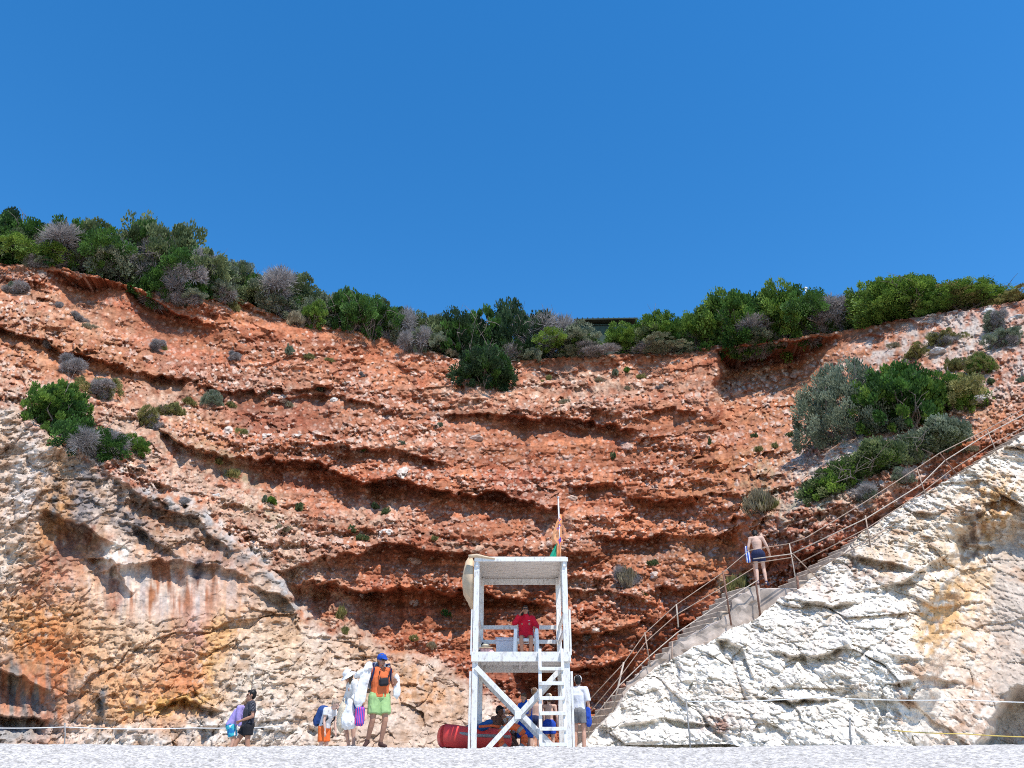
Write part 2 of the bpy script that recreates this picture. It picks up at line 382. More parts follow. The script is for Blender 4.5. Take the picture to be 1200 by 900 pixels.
# strata steps of the red beds
st = fbm(PX/110+2, bed/21, PX*0+1.5, 4)
st2 = fbm(PX/34+2, bed/9, PX*0+6.5, 3)
strata = 0.50*np.tanh(st*2.2)+0.12*np.tanh(st2*2.5)
slopeR = sst(905, 1000, PX)*(1-sst(560, 640, PY))                   # right hand scree slope: gentler relief
soft = 1-0.6*slopeR
def blobs_raw(l):
    o = np.zeros(PX.shape, np.float32)
    for w_, cx, cy, rx, ry in l: o += w_*np.exp(-((PX+wob*2-cx)/rx)**2-((PY+wob-cy)/ry)**2)
    return o
n0 = fbm(PX/12, PY/12, xw*0+2, 2)
big = 0.9*fbm(xw/3.2, zw/3.2, d1*0, 4)+0.42*fbm(PX/20, PY/17, d1*0+3, 4)+0.48*facets(PX/30+0.4*n0, PY/24, 33)+0.24*facets(PX/12+0.5*n0, PY/10, 37)+0.13*facets(PX/5.5+0.6*n0, PY/5, 39)+0.16*fbm(PX/8, PY/7, d1*0+55, 3, ridge=True)
CORNER = 6.0*sst(834, 852, PX+wob*0.7)*(1-sst(925, 1000, PX))*sst(-3, 4, PY-np.interp(PX, pxs, rim)-6)*(1-sst(455, 560, PY))
big = big+CORNER
led = ledge_sum(PX, PY, LEDGES, wob, 0.72, 1.35)
clay = np.clip(np.clip(led/0.55, 0, 1)+blobs_raw([(1.0, 780, 655, 90, 26), (0.8, 720, 760, 60, 24), (0.8, 640, 520, 100, 26), (0.7, 440, 670, 100, 22), (.6, 560, 590, 80, 18), (.6, 340, 560, 90, 20), (.5, 180, 385, 70, 18)])+0.9*np.clip(fbm(PX/90+8, bed/26, PX*0+66, 3)-0.12, 0, 1)*2, 0, 1)
d1 = d1+led+soft*strata*(1-0.3*clay)+soft*(big-CORNER)*(1-0.62*clay)+CORNER
# pebbles: two sizes of stones bedded in red earth
bedn = fbm(PX/260+5, bed/7.0, PX*0+44, 3)
pebmask = np.clip(0.6*bedn+0.30+1.5*fbm(PX/70, bed/22, d1*0+11, 4)-0.25*st, 0.04, 1)
def stones(x, z, seed, keep):
    f1, f2, rnd, ox, oz = worley(x+0.25*fbm(x*1.3, z*1.3, x*0, 2), z, seed)
    k = (rnd(2) < keep).astype(np.float32); rad = 0.26+0.22*rnd(3)
    h = np.sqrt(np.clip(1-(f1/rad)**2, 0, 1)).astype(np.float32)
    return h*k, k*(f1 < rad), rnd
hA, kA, rA = stones(PX/9.0, PY/8.0, 5, pebmask*0.55)
hB, kB, rB = stones(PX/4.6, PY/4.2, 17, np.clip(pebmask*0.8+0.22, 0, .8))
hC, kC, rC = stones(PX/19, PY/16, 29, 0.05*pebmask)
pits = fbm(PX/5, PY/4.4, d1*0+21, 3)
rough = 1-0.6*clay
hA, kA, hC, kC = hA*rough, kA*rough, hC*rough, kC*rough; hB = hB*(1-.35*clay); kB = kB*(1-.45*clay)
d1 = d1-0.16*hA-0.13*hB-0.28*hC+0.17*rough*pits+0.07*fbm(PX/2.6, PY/2.4, d1*0+23, 2)
# pale rock on the left
x2 = X0*d2; z2 = Z0*d2
crag = 0.50*facets(x2/2.3+0.3*fbm(x2, z2, x2*0, 2), z2/1.9, 8)+0.42*facets(x2/0.9+0.35*fbm(x2*2, z2*2, x2*0, 2), z2/0.75, 12)+0.22*facets(x2/0.38+0.3*fbm(x2*4, z2*4, x2*0, 2), z2/0.33, 14)+0.13*facets(x2/0.17+0.3*fbm(x2*6, z2*6, x2*0, 2), z2/0.15, 16)
rubble = sst(300, 380, PX)
smoothw = np.clip(np.exp(-((PX-195)/95)**2-((PY-692)/36)**2)*1.3+np.exp(-((PX-90)/45)**2-((PY-632)/28)**2)+np.exp(-((PX-20)/60)**2-((PY-800)/36)**2), 0, 0.85)
d2 = d2+ledge_sum(PX, PY, LEDGES2, wob)-0.72*(1-smoothw)*(crag*0.95+0.6*fbm(x2/2.5, z2/2.5, x2*0, 4)+0.24*fbm(x2/0.3, z2/0.3, x2*0, 4, ridge=True))-smoothw*(0.25*fbm(x2/1.2, z2/2.5, x2*0, 4)+0.12*fbm(x2/.3, z2/.5, x2*0, 3))
D = d1*(1-m2)+d2*m2
# ---------------------------------------------------------------- colours (albedo)
def lerp(a, b, t): return a+(b-a)*t[..., None]
def C(*c): return np.array(c, np.float32)
n1 = fbm(xw/1.1, zw/0.8, xw*0+30, 4); n2 = fbm(PX/4, PY/4, xw*0+33, 3); n3 = fbm(xw/5, zw/3, xw*0+36, 3)
n4 = fbm(PX/9, PY/9, xw*0+40, 4)
red = lerp(np.broadcast_to(C(0.265, 0.074, 0.034), PX.shape+(3,)), C(0.39, 0.145, 0.070), np.clip(0.5+0.9*n1, 0, 1))
red = lerp(red, C(0.29, 0.085, 0.05), np.clip(-n3*1.2-0.1, 0, 0.7))
nF = fbm(PX/5, PY/6, PX*0+46, 4)
n4b = fbm(PX/9+31, PY/9, xw*0+47, 4)
red = red*(1+0.55*bedn)[..., None]
def cols(cx, r): return slice(*np.searchsorted(pxs, [cx-2.6*r-24, cx+2.6*r+24]))
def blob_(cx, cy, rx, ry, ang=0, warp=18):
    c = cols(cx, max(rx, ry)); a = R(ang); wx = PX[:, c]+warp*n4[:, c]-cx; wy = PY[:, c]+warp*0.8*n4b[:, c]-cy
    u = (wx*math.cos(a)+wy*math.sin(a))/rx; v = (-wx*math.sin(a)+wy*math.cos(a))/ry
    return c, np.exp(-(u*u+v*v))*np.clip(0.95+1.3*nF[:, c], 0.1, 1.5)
def blobs(lst):
    o = np.zeros(PX.shape, np.float32)
    for w_, b in lst:
        c, m = blob_(*b); o[:, c] += w_*m
    return o
# scree: pale gravel lying on the gentler ledges
gy = np.gradient(D, axis=0)/np.gradient(PY, axis=0); ups = np.clip(-gy*14-0.6, 0, 1)
k = np.ones(9)/9
scree = blobs([
  (0.35, (330, 455, 110, 32, 5)), (0.6, (560, 465, 70, 22, 0)), (0.85, (690, 455, 60, 28, 0)), (0.35, (30, 370, 70, 40, 20)), (0.3, (120, 380, 60, 20, 25)),
  (1.1, (310, 615, 80, 34, 30)), (1.3, (215, 560, 80, 32, 40)), (1.3, (320, 655, 70, 30, 45)), (1.2, (120, 520, 60, 20, 30)), (1.1, (30, 455, 70, 22, 15)), (0.9, (170, 520, 50, 26, 35)), (0.6, (440, 610, 70, 22, 5)), (0.7, (550, 640, 40, 8, 0)), (0.75, (410, 720, 40, 26, 30)), (0.55, (200, 470, 60, 24, 20)),
  (0.85, (1130, 400, 80, 22, -10)), (0.8, (1000, 540, 70, 24, -25)), (0.7, (960, 560, 40, 30, -30)), (0.8, (1120, 490, 50, 16, -20)), (0.55, (1180, 450, 40, 30, 0)), (0.6, (1010, 500, 40, 16, 0)),
  (0.8, (1030, 580, 60, 14, -28)), (0.45, (480, 520, 80, 14, 0)), (0.7, (700, 690, 40, 8, 5)), (0.4, (850, 450, 60, 30, 0)), (0.5, (660, 620, 40, 20, 0)), (0.5, (690, 730, 50, 5, 0))])
scree = np.clip(scree+ups*0.15, 0, 1)*np.clip(0.8+0.9*n4, 0, 1)
orangey = np.clip(blobs([(.7, (60, 400, 120, 60, 20)), (.5, (300, 360, 60, 14)), (.8, (1000, 470, 110, 60)), (1, (1120, 505, 60, 14, -20)), (.6, (860, 560, 60, 50)), (.9, (230, 500, 60, 22, 25)), (.6, (830, 650, 60, 30, -20)), (1, (480, 790, 60, 26, 25))]), 0, 1)
c1 = lerp(red, C(0.45, 0.195, 0.085), orangey*0.8)
stoneA = lerp(np.broadcast_to(C(0.39, 0.175, 0.11), PX.shape+(3,)), C(0.60, 0.46, 0.37), np.clip(rA(4)*1.2-0.15+0.5*scree, 0, 1))
stoneB = lerp(np.broadcast_to(C(0.40, 0.175, 0.105), PX.shape+(3,)), C(0.62, 0.48, 0.385), np.clip(rB(4)*1.35-0.3+0.6*scree, 0, 1))
c1 = lerp(c1, C(0.52, 0.37, 0.265), scree*0.8)
c1 = lerp(c1, stoneB, (kB*0.75).astype(np.float32)); c1 = lerp(c1, stoneA, (kA*0.62).astype(np.float32)); c1 = lerp(c1, np.broadcast_to(C(0.60, 0.52, 0.45), c1.shape), (kC*0.85).astype(np.float32))
c1 = c1*(1+0.42*n2+0.25*fbm(PX/1.9, PY/1.9, PX*0+34, 2))[..., None]
gsc = np.clip(blobs([(1.1, (1120, 385, 90, 20, -12)), (.9, (1150, 430, 60, 34, -10)), (1, (1000, 525, 60, 26, -28)), (.9, (1080, 585, 60, 12, -28)), (.9, (960, 580, 46, 26, -35)), (.7, (1050, 410, 40, 16, -10)), (.8, (1190, 400, 40, 40, 0))]), 0, 1)*np.clip(.55+1.3*n4, 0, 1)
c1 = lerp(c1, C(0.47, 0.42, 0.37), gsc*0.75)
# grey lichen + dry grass on the right slope and ledge tops
dry = np.clip(blobs([(1, (960, 590, 40, 20, -35)), (.6, (310, 600, 30, 10, 20)), (1, (270, 545, 50, 9, 30)), (1, (860, 690, 22, 16, -30)), (1, (900, 570, 20, 30))]), 0, 1)*np.clip(.5+n4, 0, 1)
c1 = lerp(c1, C(0.33, 0.29, 0.17), dry*0.75)
# pale rock
pale = lerp(np.broadcast_to(C(0.47, 0.33, 0.235), PX.shape+(3,)), C(0.60, 0.49, 0.40), np.clip(0.5+1.1*fbm(x2/0.9, z2/0.9, x2*0+50, 4), 0, 1))
for w_, b, c in [
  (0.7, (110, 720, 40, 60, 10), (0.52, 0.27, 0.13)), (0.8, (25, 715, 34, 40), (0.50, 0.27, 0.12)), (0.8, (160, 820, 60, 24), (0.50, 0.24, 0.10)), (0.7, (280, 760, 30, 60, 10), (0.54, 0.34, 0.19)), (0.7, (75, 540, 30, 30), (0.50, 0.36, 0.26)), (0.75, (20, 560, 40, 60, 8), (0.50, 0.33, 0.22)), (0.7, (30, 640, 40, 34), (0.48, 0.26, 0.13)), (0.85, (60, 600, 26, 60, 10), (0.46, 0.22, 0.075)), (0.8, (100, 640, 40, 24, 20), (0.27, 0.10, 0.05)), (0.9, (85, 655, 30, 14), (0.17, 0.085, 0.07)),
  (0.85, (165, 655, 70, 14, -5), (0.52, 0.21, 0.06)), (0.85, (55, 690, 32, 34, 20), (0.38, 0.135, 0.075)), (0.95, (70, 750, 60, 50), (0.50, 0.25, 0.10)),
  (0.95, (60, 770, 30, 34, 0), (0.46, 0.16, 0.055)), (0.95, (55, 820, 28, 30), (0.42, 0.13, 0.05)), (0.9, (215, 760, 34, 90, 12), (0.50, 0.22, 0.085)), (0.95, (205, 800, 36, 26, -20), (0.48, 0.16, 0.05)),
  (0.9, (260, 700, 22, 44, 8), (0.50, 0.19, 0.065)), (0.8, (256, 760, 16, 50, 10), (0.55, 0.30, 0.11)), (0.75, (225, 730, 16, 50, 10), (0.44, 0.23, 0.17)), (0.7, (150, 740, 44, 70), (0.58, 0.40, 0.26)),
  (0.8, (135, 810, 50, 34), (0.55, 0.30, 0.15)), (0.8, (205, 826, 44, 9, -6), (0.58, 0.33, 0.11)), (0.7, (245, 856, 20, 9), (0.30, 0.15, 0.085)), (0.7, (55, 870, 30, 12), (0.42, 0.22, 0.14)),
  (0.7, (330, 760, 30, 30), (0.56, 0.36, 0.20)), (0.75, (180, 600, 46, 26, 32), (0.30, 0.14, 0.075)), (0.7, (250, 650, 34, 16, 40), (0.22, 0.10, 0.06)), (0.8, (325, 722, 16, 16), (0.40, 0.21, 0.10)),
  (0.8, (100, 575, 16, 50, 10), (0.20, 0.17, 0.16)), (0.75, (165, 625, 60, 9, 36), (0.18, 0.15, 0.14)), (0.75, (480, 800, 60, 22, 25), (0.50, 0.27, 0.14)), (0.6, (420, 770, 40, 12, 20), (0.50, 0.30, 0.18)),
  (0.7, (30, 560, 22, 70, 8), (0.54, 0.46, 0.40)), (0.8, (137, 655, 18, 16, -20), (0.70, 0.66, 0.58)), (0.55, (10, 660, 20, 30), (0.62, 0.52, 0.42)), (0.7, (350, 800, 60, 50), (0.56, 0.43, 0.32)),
  (0.8, (290, 855, 80, 16), (0.64, 0.57, 0.49)), (0.8, (150, 868, 60, 10), (0.62, 0.53, 0.45)), (0.6, (290, 800, 26, 50), (0.56, 0.47, 0.38))]:
    cs, m = blob_(*b, warp=14)
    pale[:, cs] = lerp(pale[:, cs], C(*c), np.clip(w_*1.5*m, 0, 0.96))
# weather streaks running down the smooth faces
strk = fbm(PX/7, PY/60, PX*0+61, 3)
sm_a = np.clip(np.exp(-((PX-195)/85)**2-((PY-690)/34)**2)*1.4, 0, 1)
pale = lerp(pale, C(0.56, 0.44, 0.36), sm_a*0.7); pale = lerp(pale, C(0.33, 0.12, 0.055), sm_a*np.clip(strk*2.6, 0, 0.9)); pale = lerp(pale, C(0.36, 0.32, 0.30), sm_a*np.clip(-strk*2.2-0.25, 0, 0.8))
sm_b = np.exp(-((PX-15)/55)**2-((PY-808)/30)**2)
pale = lerp(pale, C(0.42, 0.16, 0.08), np.clip(sm_b*1.2, 0, .9)); pale = lerp(pale, C(0.20, 0.185, 0.165), np.clip(sm_b*(0.35+strk*2.4)*1.5, 0, 0.9))
pale = lerp(pale, C(0.30, 0.29, 0.27), np.clip(1.2*np.exp(-((PX-12)/34)**2-((PY-858)/13)**2), 0, 0.9))
def streak(x, y0, y1, wd, c, s):
    cs = cols(x, wd); py = PY[:, cs]
    xx = x+6*fbm(py/30, py*0+x, py*0, 2)
    m = np.exp(-((PX[:, cs]-xx)/wd)**2)*sst(y0-6, y0+4, py)*(1-sst(y1-14, y1+6, py))
    pale[:, cs] = lerp(pale[:, cs], C(*c), np.clip(m*s*(0.8+0.8*n4[:, cs]), 0, 0.95))
streak(232, 655, 690, 7, (0.05, 0.05, 0.06), 1.0); streak(66, 560, 612, 5, (0.13, 0.125, 0.12), 1.0); streak(122, 808, 840, 5, (0.14, 0.14, 0.14), 1.0); streak(160, 810, 826, 3, (0.12, 0.1, 0.1), 0.9)
streak(134, 680, 720, 7, (0.28, 0.10, 0.055), 1.0); streak(175, 690, 725, 9, (0.32, 0.13, 0.06), .9); streak(113, 840, 868, 3, (.1, .1, .1), .8); streak(131, 664, 680, 3, (.08, .07, .07), .9); streak(212, 668, 690, 6, (.46, .16, .06), .9)
dirt = np.clip(fbm(x2/0.35, z2/0.35, x2*0+70, 3)*1.6-0.25, 0, 0.6)*(1-sm_a)
pale = lerp(pale, C(0.34, 0.19, 0.10), dirt)
pale = pale*(1+0.35*fbm(PX/4, PY/4, PX*0+71, 3))[..., None]
# dark lichen along the crown of the pale rock
lic = np.exp(-((PY-pl(PX, LIP2)-10)/16)**2)*sst(80, 130, PX)*(1-sst(330, 370, PX))*np.clip(0.25+1.4*n4, 0, 1)
pale = lerp(pale, C(0.15, 0.13, 0.12), np.clip(lic*1.1, 0, 0.8))
cr_ = np.exp(-((PY-pl(PX, LIP2)+2)/9)**2)*sst(60, 130, PX)*(1-sst(340, 380, PX))
m2c = sst(-16, 14, PY-pl(PX, LIP2)+lipn+16*n4).astype(np.float32)
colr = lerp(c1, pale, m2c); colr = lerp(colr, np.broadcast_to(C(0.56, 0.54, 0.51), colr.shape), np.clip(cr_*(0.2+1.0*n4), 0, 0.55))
# ---------------------------------------------------------------- mesh: plateau rows behind the rim + face rows
a_, b_ = ray(PX, PY)
V = np.stack([a_*D, D, b_*D+EYE], -1)
back = []
for j in range(NRB, 0, -1):
    dy = 0.35*j if j < 5 else 1.5+(j-4)**2*2.6
    s = V[0].copy(); s[:, 1] += dy; s[:, 0] *= 1+dy/90; s[:, 2] += 0.12*dy+0.25*fbm(s[:, 0]/1.5, s[:, 1]/1.5, s[:, 0]*0, 3)*min(1, dy/2)
    if j == NRB: s[:, 2] -= 30
    back.append(s)
VV = np.concatenate([np.stack(back), V], 0); CC = np.concatenate([np.repeat(colr[:1], NRB, 0)*0.9, colr], 0)
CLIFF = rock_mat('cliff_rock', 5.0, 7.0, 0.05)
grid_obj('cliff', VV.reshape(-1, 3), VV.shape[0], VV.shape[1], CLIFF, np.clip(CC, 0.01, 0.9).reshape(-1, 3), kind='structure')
def cliff_D(px, py):
    i0 = int(min(np.searchsorted(pxs, px), len(pxs)-2))
    r0 = rim[i0]; j = (py-r0)/(905-r0)*(nrow-1); j0 = int(min(max(j, 0), nrow-1))
    return float(D[j0, i0])
def rim_y(px): return float(np.interp(px, pxs, rim))

# ================================================================== white rock on the right, carrying the stairs
SIL = [(672, 880), (690, 862), (705, 846), (722, 828), (742, 800), (765, 782), (800, 764), (850, 738), (880, 726), (900, 712), (925, 694), (945, 682), (970, 662), (1010, 626), (1060, 591), (1110, 560), (1160, 531), (1200, 511), (1350, 431)]
D3 = tps([(672, 890, 22), (700, 885, 21.2), (850, 885, 20.3), (1000, 885, 19.6), (1150, 885, 19.6), (1350, 885, 19), (690, 860, 22.2), (742, 800, 23), (800, 764, 23.6), (850, 738, 24), (900, 712, 24.3), (945, 682, 24.6),
          (1010, 632, 25), (1060, 600, 25.3), (1110, 568, 25.8), (1160, 540, 26.3), (1200, 520, 26.8), (1350, 440, 28), (850, 800, 21.9), (950, 760, 22.2), (1050, 700, 22.8), (1150, 650, 23.3), (1350, 600, 24), (1100, 800, 20.9)])
px3 = np.arange(672, 1350.1, 0.72).astype(np.float32)
sil = pl(px3, SIL)+2+7.5*fbm(px3/26, px3*0, px3*0+2, 4)+1.5*fbm(px3/4, px3*0, px3*0+5, 2)
nr3 = 500
t3 = np.linspace(0, 1, nr3).astype(np.float32)[:, None]
QX = np.repeat(px3[None], nr3, 0); QY = (sil[None]+(905-sil[None])*t3).astype(np.float32)
d3 = D3(QX, QY); A3, B3 = ray(QX, QY); x3 = A3*d3; z3 = B3*d3
warp = 0.35*fbm(x3/1.2, z3/1.2, x3*0, 3)
cr = 0.85*facets(x3/2.6+warp+0.25*z3/2.6, z3/1.7, 40, 1.0, 0.08)+0.42*facets(x3/1.0+warp*2+0.2*z3, z3/0.72, 44)+0.20*facets(x3/0.40+warp*3, z3/0.32, 48)+0.09*facets(x3/0.17+warp*4, z3/0.15, 52)
m_r = sst(1080, 1125, QX+0.18*(QY-700)+14*fbm(QX/30, QY/30, QX*0, 3))*sst(595, 640, QY+10*fbm(QX/20, QY/20, QX*0+9, 2))
d3 = d3-(1-0.55*m_r)*(cr*0.62+0.07*facets(x3/0.10+warp*4, z3/0.09, 56)+0.10*fbm(x3/0.25, z3/0.25, x3*0, 4, ridge=True)+0.12*fbm(x3/0.7, z3/0.7, x3*0+4, 4, ridge=True))-0.6*fbm(x3/3, z3/3, x3*0+3, 3)
d3 = d3+m_r*2.0+sst(1184, 1202, QX+0.55*(QY-800)+8*fbm(QX/20, QY/20, QX*0+2, 2))*sst(800, 825, QY)*2.5
LED3 = [([(985, 648), (1030, 655), (1075, 668)], 0.5, 16, 0.4), ([(835, 742), (870, 760), (885, 800)], 0.5, 20, 0.3), ([(880, 815), (940, 820), (985, 816)], 0.45, 7, 0.25), ([(1010, 690), (1060, 680), (1108, 650)], 0.5, 22, 0.3),
        ([(900, 760), (950, 770), (1000, 752)], 0.4, 14, 0.2), ([(720, 850), (780, 842), (840, 850)], 0.35, 10, 0.2), ([(930, 700), (975, 708), (1010, 704)], 0.45, 10, 0.3), ([(1040, 800), (1085, 790), (1130, 800)], .4, 14, .2)]
d3 = d3+ledge_sum(QX, QY, LED3, 4*fbm(QX/15, QY/15, QX*0+5, 3))
def crack(pts, wd, dep):
    a = np.array(pts, float); best = np.full(QX.shape, 1e9, np.float32)
    wx = QX+6*fbm(QX/12, QY/12, QX*0+77, 3); wy = QY+6*fbm(QX/12, QY/12, QX*0+79, 3)
    for (p, q) in zip(a[:-1], a[1:]):
        v = q-p; t = np.clip(((wx-p[0])*v[0]+(wy-p[1])*v[1])/(v@v), 0, 1)
        best = np.minimum(best, np.hypot(wx-p[0]-t*v[0], wy-p[1]-t*v[1]))
    return dep*np.exp(-(best/wd)**2)
ck = crack([(848, 752), (858, 782), (872, 822)], 2.2, 0.5)+crack([(884, 818), (950, 822), (990, 812)], 2, .35)+crack([(990, 640), (1010, 668), (1040, 690)], 2.5, .4)+crack([(1000, 770), (1050, 740), (1075, 720)], 2, .3)+crack([(812, 820), (830, 850), (850, 868)], 3, .35)+crack([(1135, 590), (1142, 640), (1155, 665)], 4, .35)
ck = ck*0.45; d3 = d3+ck
u1 = fbm(x3/1.3, z3/1.0, x3*0+80, 4); u2 = fbm(x3/0.22, z3/0.22, x3*0+83, 3); u4 = fbm(QX/9, QY/9, QX*0+85, 4)
uF = fbm(QX/6, QY/7, QX*0+96, 4)
u4b = fbm(QX/9+31, QY/9, QX*0+98, 4)
def blob3(cx, cy, rx, ry, ang=0, warp=16):
    a = R(ang); wx = QX+warp*u4-cx; wy = QY+warp*u4b-cy
    u = (wx*math.cos(a)+wy*math.sin(a))/rx; v = (-wx*math.sin(a)+wy*math.cos(a))/ry
    return np.exp(-(u*u+v*v))*np.clip(0.9+1.6*uF, 0.05, 1.5)
white = lerp(np.broadcast_to(C(0.66, 0.585, 0.495), QX.shape+(3,)), C(0.81, 0.75, 0.665), np.clip(0.55+1.2*u1, 0, 1))
for w_, b, c in [(0.9, (1060, 640, 70, 30, -30), (0.56, 0.42, 0.29)), (0.8, (1010, 615, 40, 16, -30), (0.60, 0.45, 0.31)), (0.9, (1130, 690, 40, 70, 10), (0.62, 0.46, 0.30)), (0.9, (1105, 725, 26, 50, 20), (0.58, 0.33, 0.13)), (0.9, (1165, 600, 36, 50), (0.52, 0.30, 0.12)),
                 (0.8, (1160, 760, 40, 50), (0.60, 0.44, 0.32)), (0.8, (1140, 845, 50, 40, -30), (0.48, 0.34, 0.25)), (0.55, (850, 810, 30, 12), (0.55, 0.47, 0.38)), (0.7, (845, 850, 22, 10), (0.33, 0.18, 0.13)), (0.7, (1000, 665, 36, 5, 20), (0.25, 0.16, 0.12)),
                 (0.8, (1140, 620, 9, 40, 10), (0.22, 0.15, 0.12)), (0.6, (940, 690, 40, 10), (0.60, 0.42, 0.32)), (0.5, (1055, 590, 60, 14, -30), (0.62, 0.52, 0.43)), (0.6, (1100, 790, 30, 20), (0.52, 0.36, 0.26)), (.6, (960, 720, 20, 6), (.5, .4, .3))]:
    white = lerp(white, C(*c), np.clip(w_*1.2*blob3(*b), 0, 0.92))
white = lerp(white, np.broadcast_to(C(0.45, 0.36, 0.29), white.shape), (m_r*sst(1150, 1175, QX+10*u4)*0.8).astype(np.float32))
white = lerp(white, np.broadcast_to(C(0.38, 0.20, 0.10), white.shape), (np.clip(fbm(x3/0.45, z3/0.4, x3*0+90, 3)*2-0.55, 0, 0.7)*(0.25+0.75*sst(980, 1060, QX))).astype(np.float32))
white = lerp(white, C(0.35, 0.29, 0.25), np.clip(ck*1.2, 0, 0.6)); white = white*(1+0.12*u2+0.16*fbm(QX/3, QY/3, QX*0+97, 3))[..., None]
V3 = np.stack([A3*d3, d3, B3*d3+EYE], -1)
backs = []
for dy, dz in ((3.4, -6.0), (3.1, -1.2), (2.4, 0.10), (1.2, 0.05), (0.5, 0.03), (0.15, 0.0)):
    s = V3[0].copy(); s[:, 1] += dy; s[:, 2] += dz; s[:, 0] *= 1+dy/40; backs.append(s)
VV3 = np.concatenate([np.stack(backs), V3], 0); CC3 = np.concatenate([np.repeat(white[:1], 6, 0), white], 0)
ROCK3 = rock_mat('white_rock', 6.0, 9.0, 0.03)
grid_obj('rock_outcrop', VV3.reshape(-1, 3), VV3.shape[0], VV3.shape[1], ROCK3, np.clip(CC3, 0.02, 0.88).reshape(-1, 3), kind='structure')
def rock3_D(px, py):
    i0 = int(min(max((px-672)/0.72, 0), len(px3)-1)); j = int(min(max((py-sil[i0])/(905-sil[i0])*(nr3-1), 0), nr3-1)); return float(d3[j, i0])

scene.cycles.max_bounces = 8; scene.cycles.diffuse_bounces = 5

scene.cycles.filter_width = 1.0
scene.cycles.use_denoising = False
# ================================================================== vegetation
def leaf_mat(name, dark, light, rough=0.6):
    m, nt, b = new_mat(name)
    at = N(nt, 'ShaderNodeAttribute', attribute_name='tone'); ra = N(nt, 'ShaderNodeValToRGB')
    ra.color_ramp.elements[0].color = (*dark, 1); ra.color_ramp.elements[1].color = (*light, 1)
    nt.links.new(at.outputs['Fac'], ra.inputs['Fac']); nt.links.new(ra.outputs[0], b.inputs['Base Color'])
    b.inputs['Roughness'].default_value = rough; b.inputs['Specular IOR Level'].default_value = 0.2
    tr = N(nt, 'ShaderNodeBsdfTranslucent'); mi = N(nt, 'ShaderNodeMixShader'); mi.inputs[0].default_value = 0.25
    nt.links.new(ra.outputs[0], tr.inputs['Color']); out = [n for n in nt.nodes if n.type == 'OUTPUT_MATERIAL'][0]
    nt.links.new(b.outputs[0], mi.inputs[1]); nt.links.new(tr.outputs[0], mi.inputs[2]); nt.links.new(mi.outputs[0], out.inputs[0])
    return m
LEAF = {
 'juniper': leaf_mat('juniper_leaf', (0.020, 0.056, 0.013), (0.105, 0.224, 0.042)),
 'bright': leaf_mat('lentisk_leaf', (0.044, 0.106, 0.015), (0.238, 0.364, 0.063)),
 'olive': leaf_mat('olive_leaf', (0.050, 0.081, 0.030), (0.238, 0.280, 0.119)),
 'greygreen': leaf_mat('grey_green_leaf', (0.095, 0.125, 0.075), (0.33, 0.365, 0.25)),
 'yellow': leaf_mat('yellow_green_leaf', (0.112, 0.112, 0.035), (0.406, 0.378, 0.140)),
 'grey': leaf_mat('dry_grey_twig', (0.17, 0.155, 0.15), (0.50, 0.47, 0.46), 0.9),
 'straw': leaf_mat('dry_straw', (0.200, 0.165, 0.100), (0.420, 0.360, 0.235), 0.9),
 'dark': leaf_mat('dark_pine_leaf', (0.013, 0.033, 0.014), (0.063, 0.119, 0.045)),
}
BARK = simple_mat('grey_bark', (0.21, 0.17, 0.145), 0.95, 0.3, 30, 0.4)
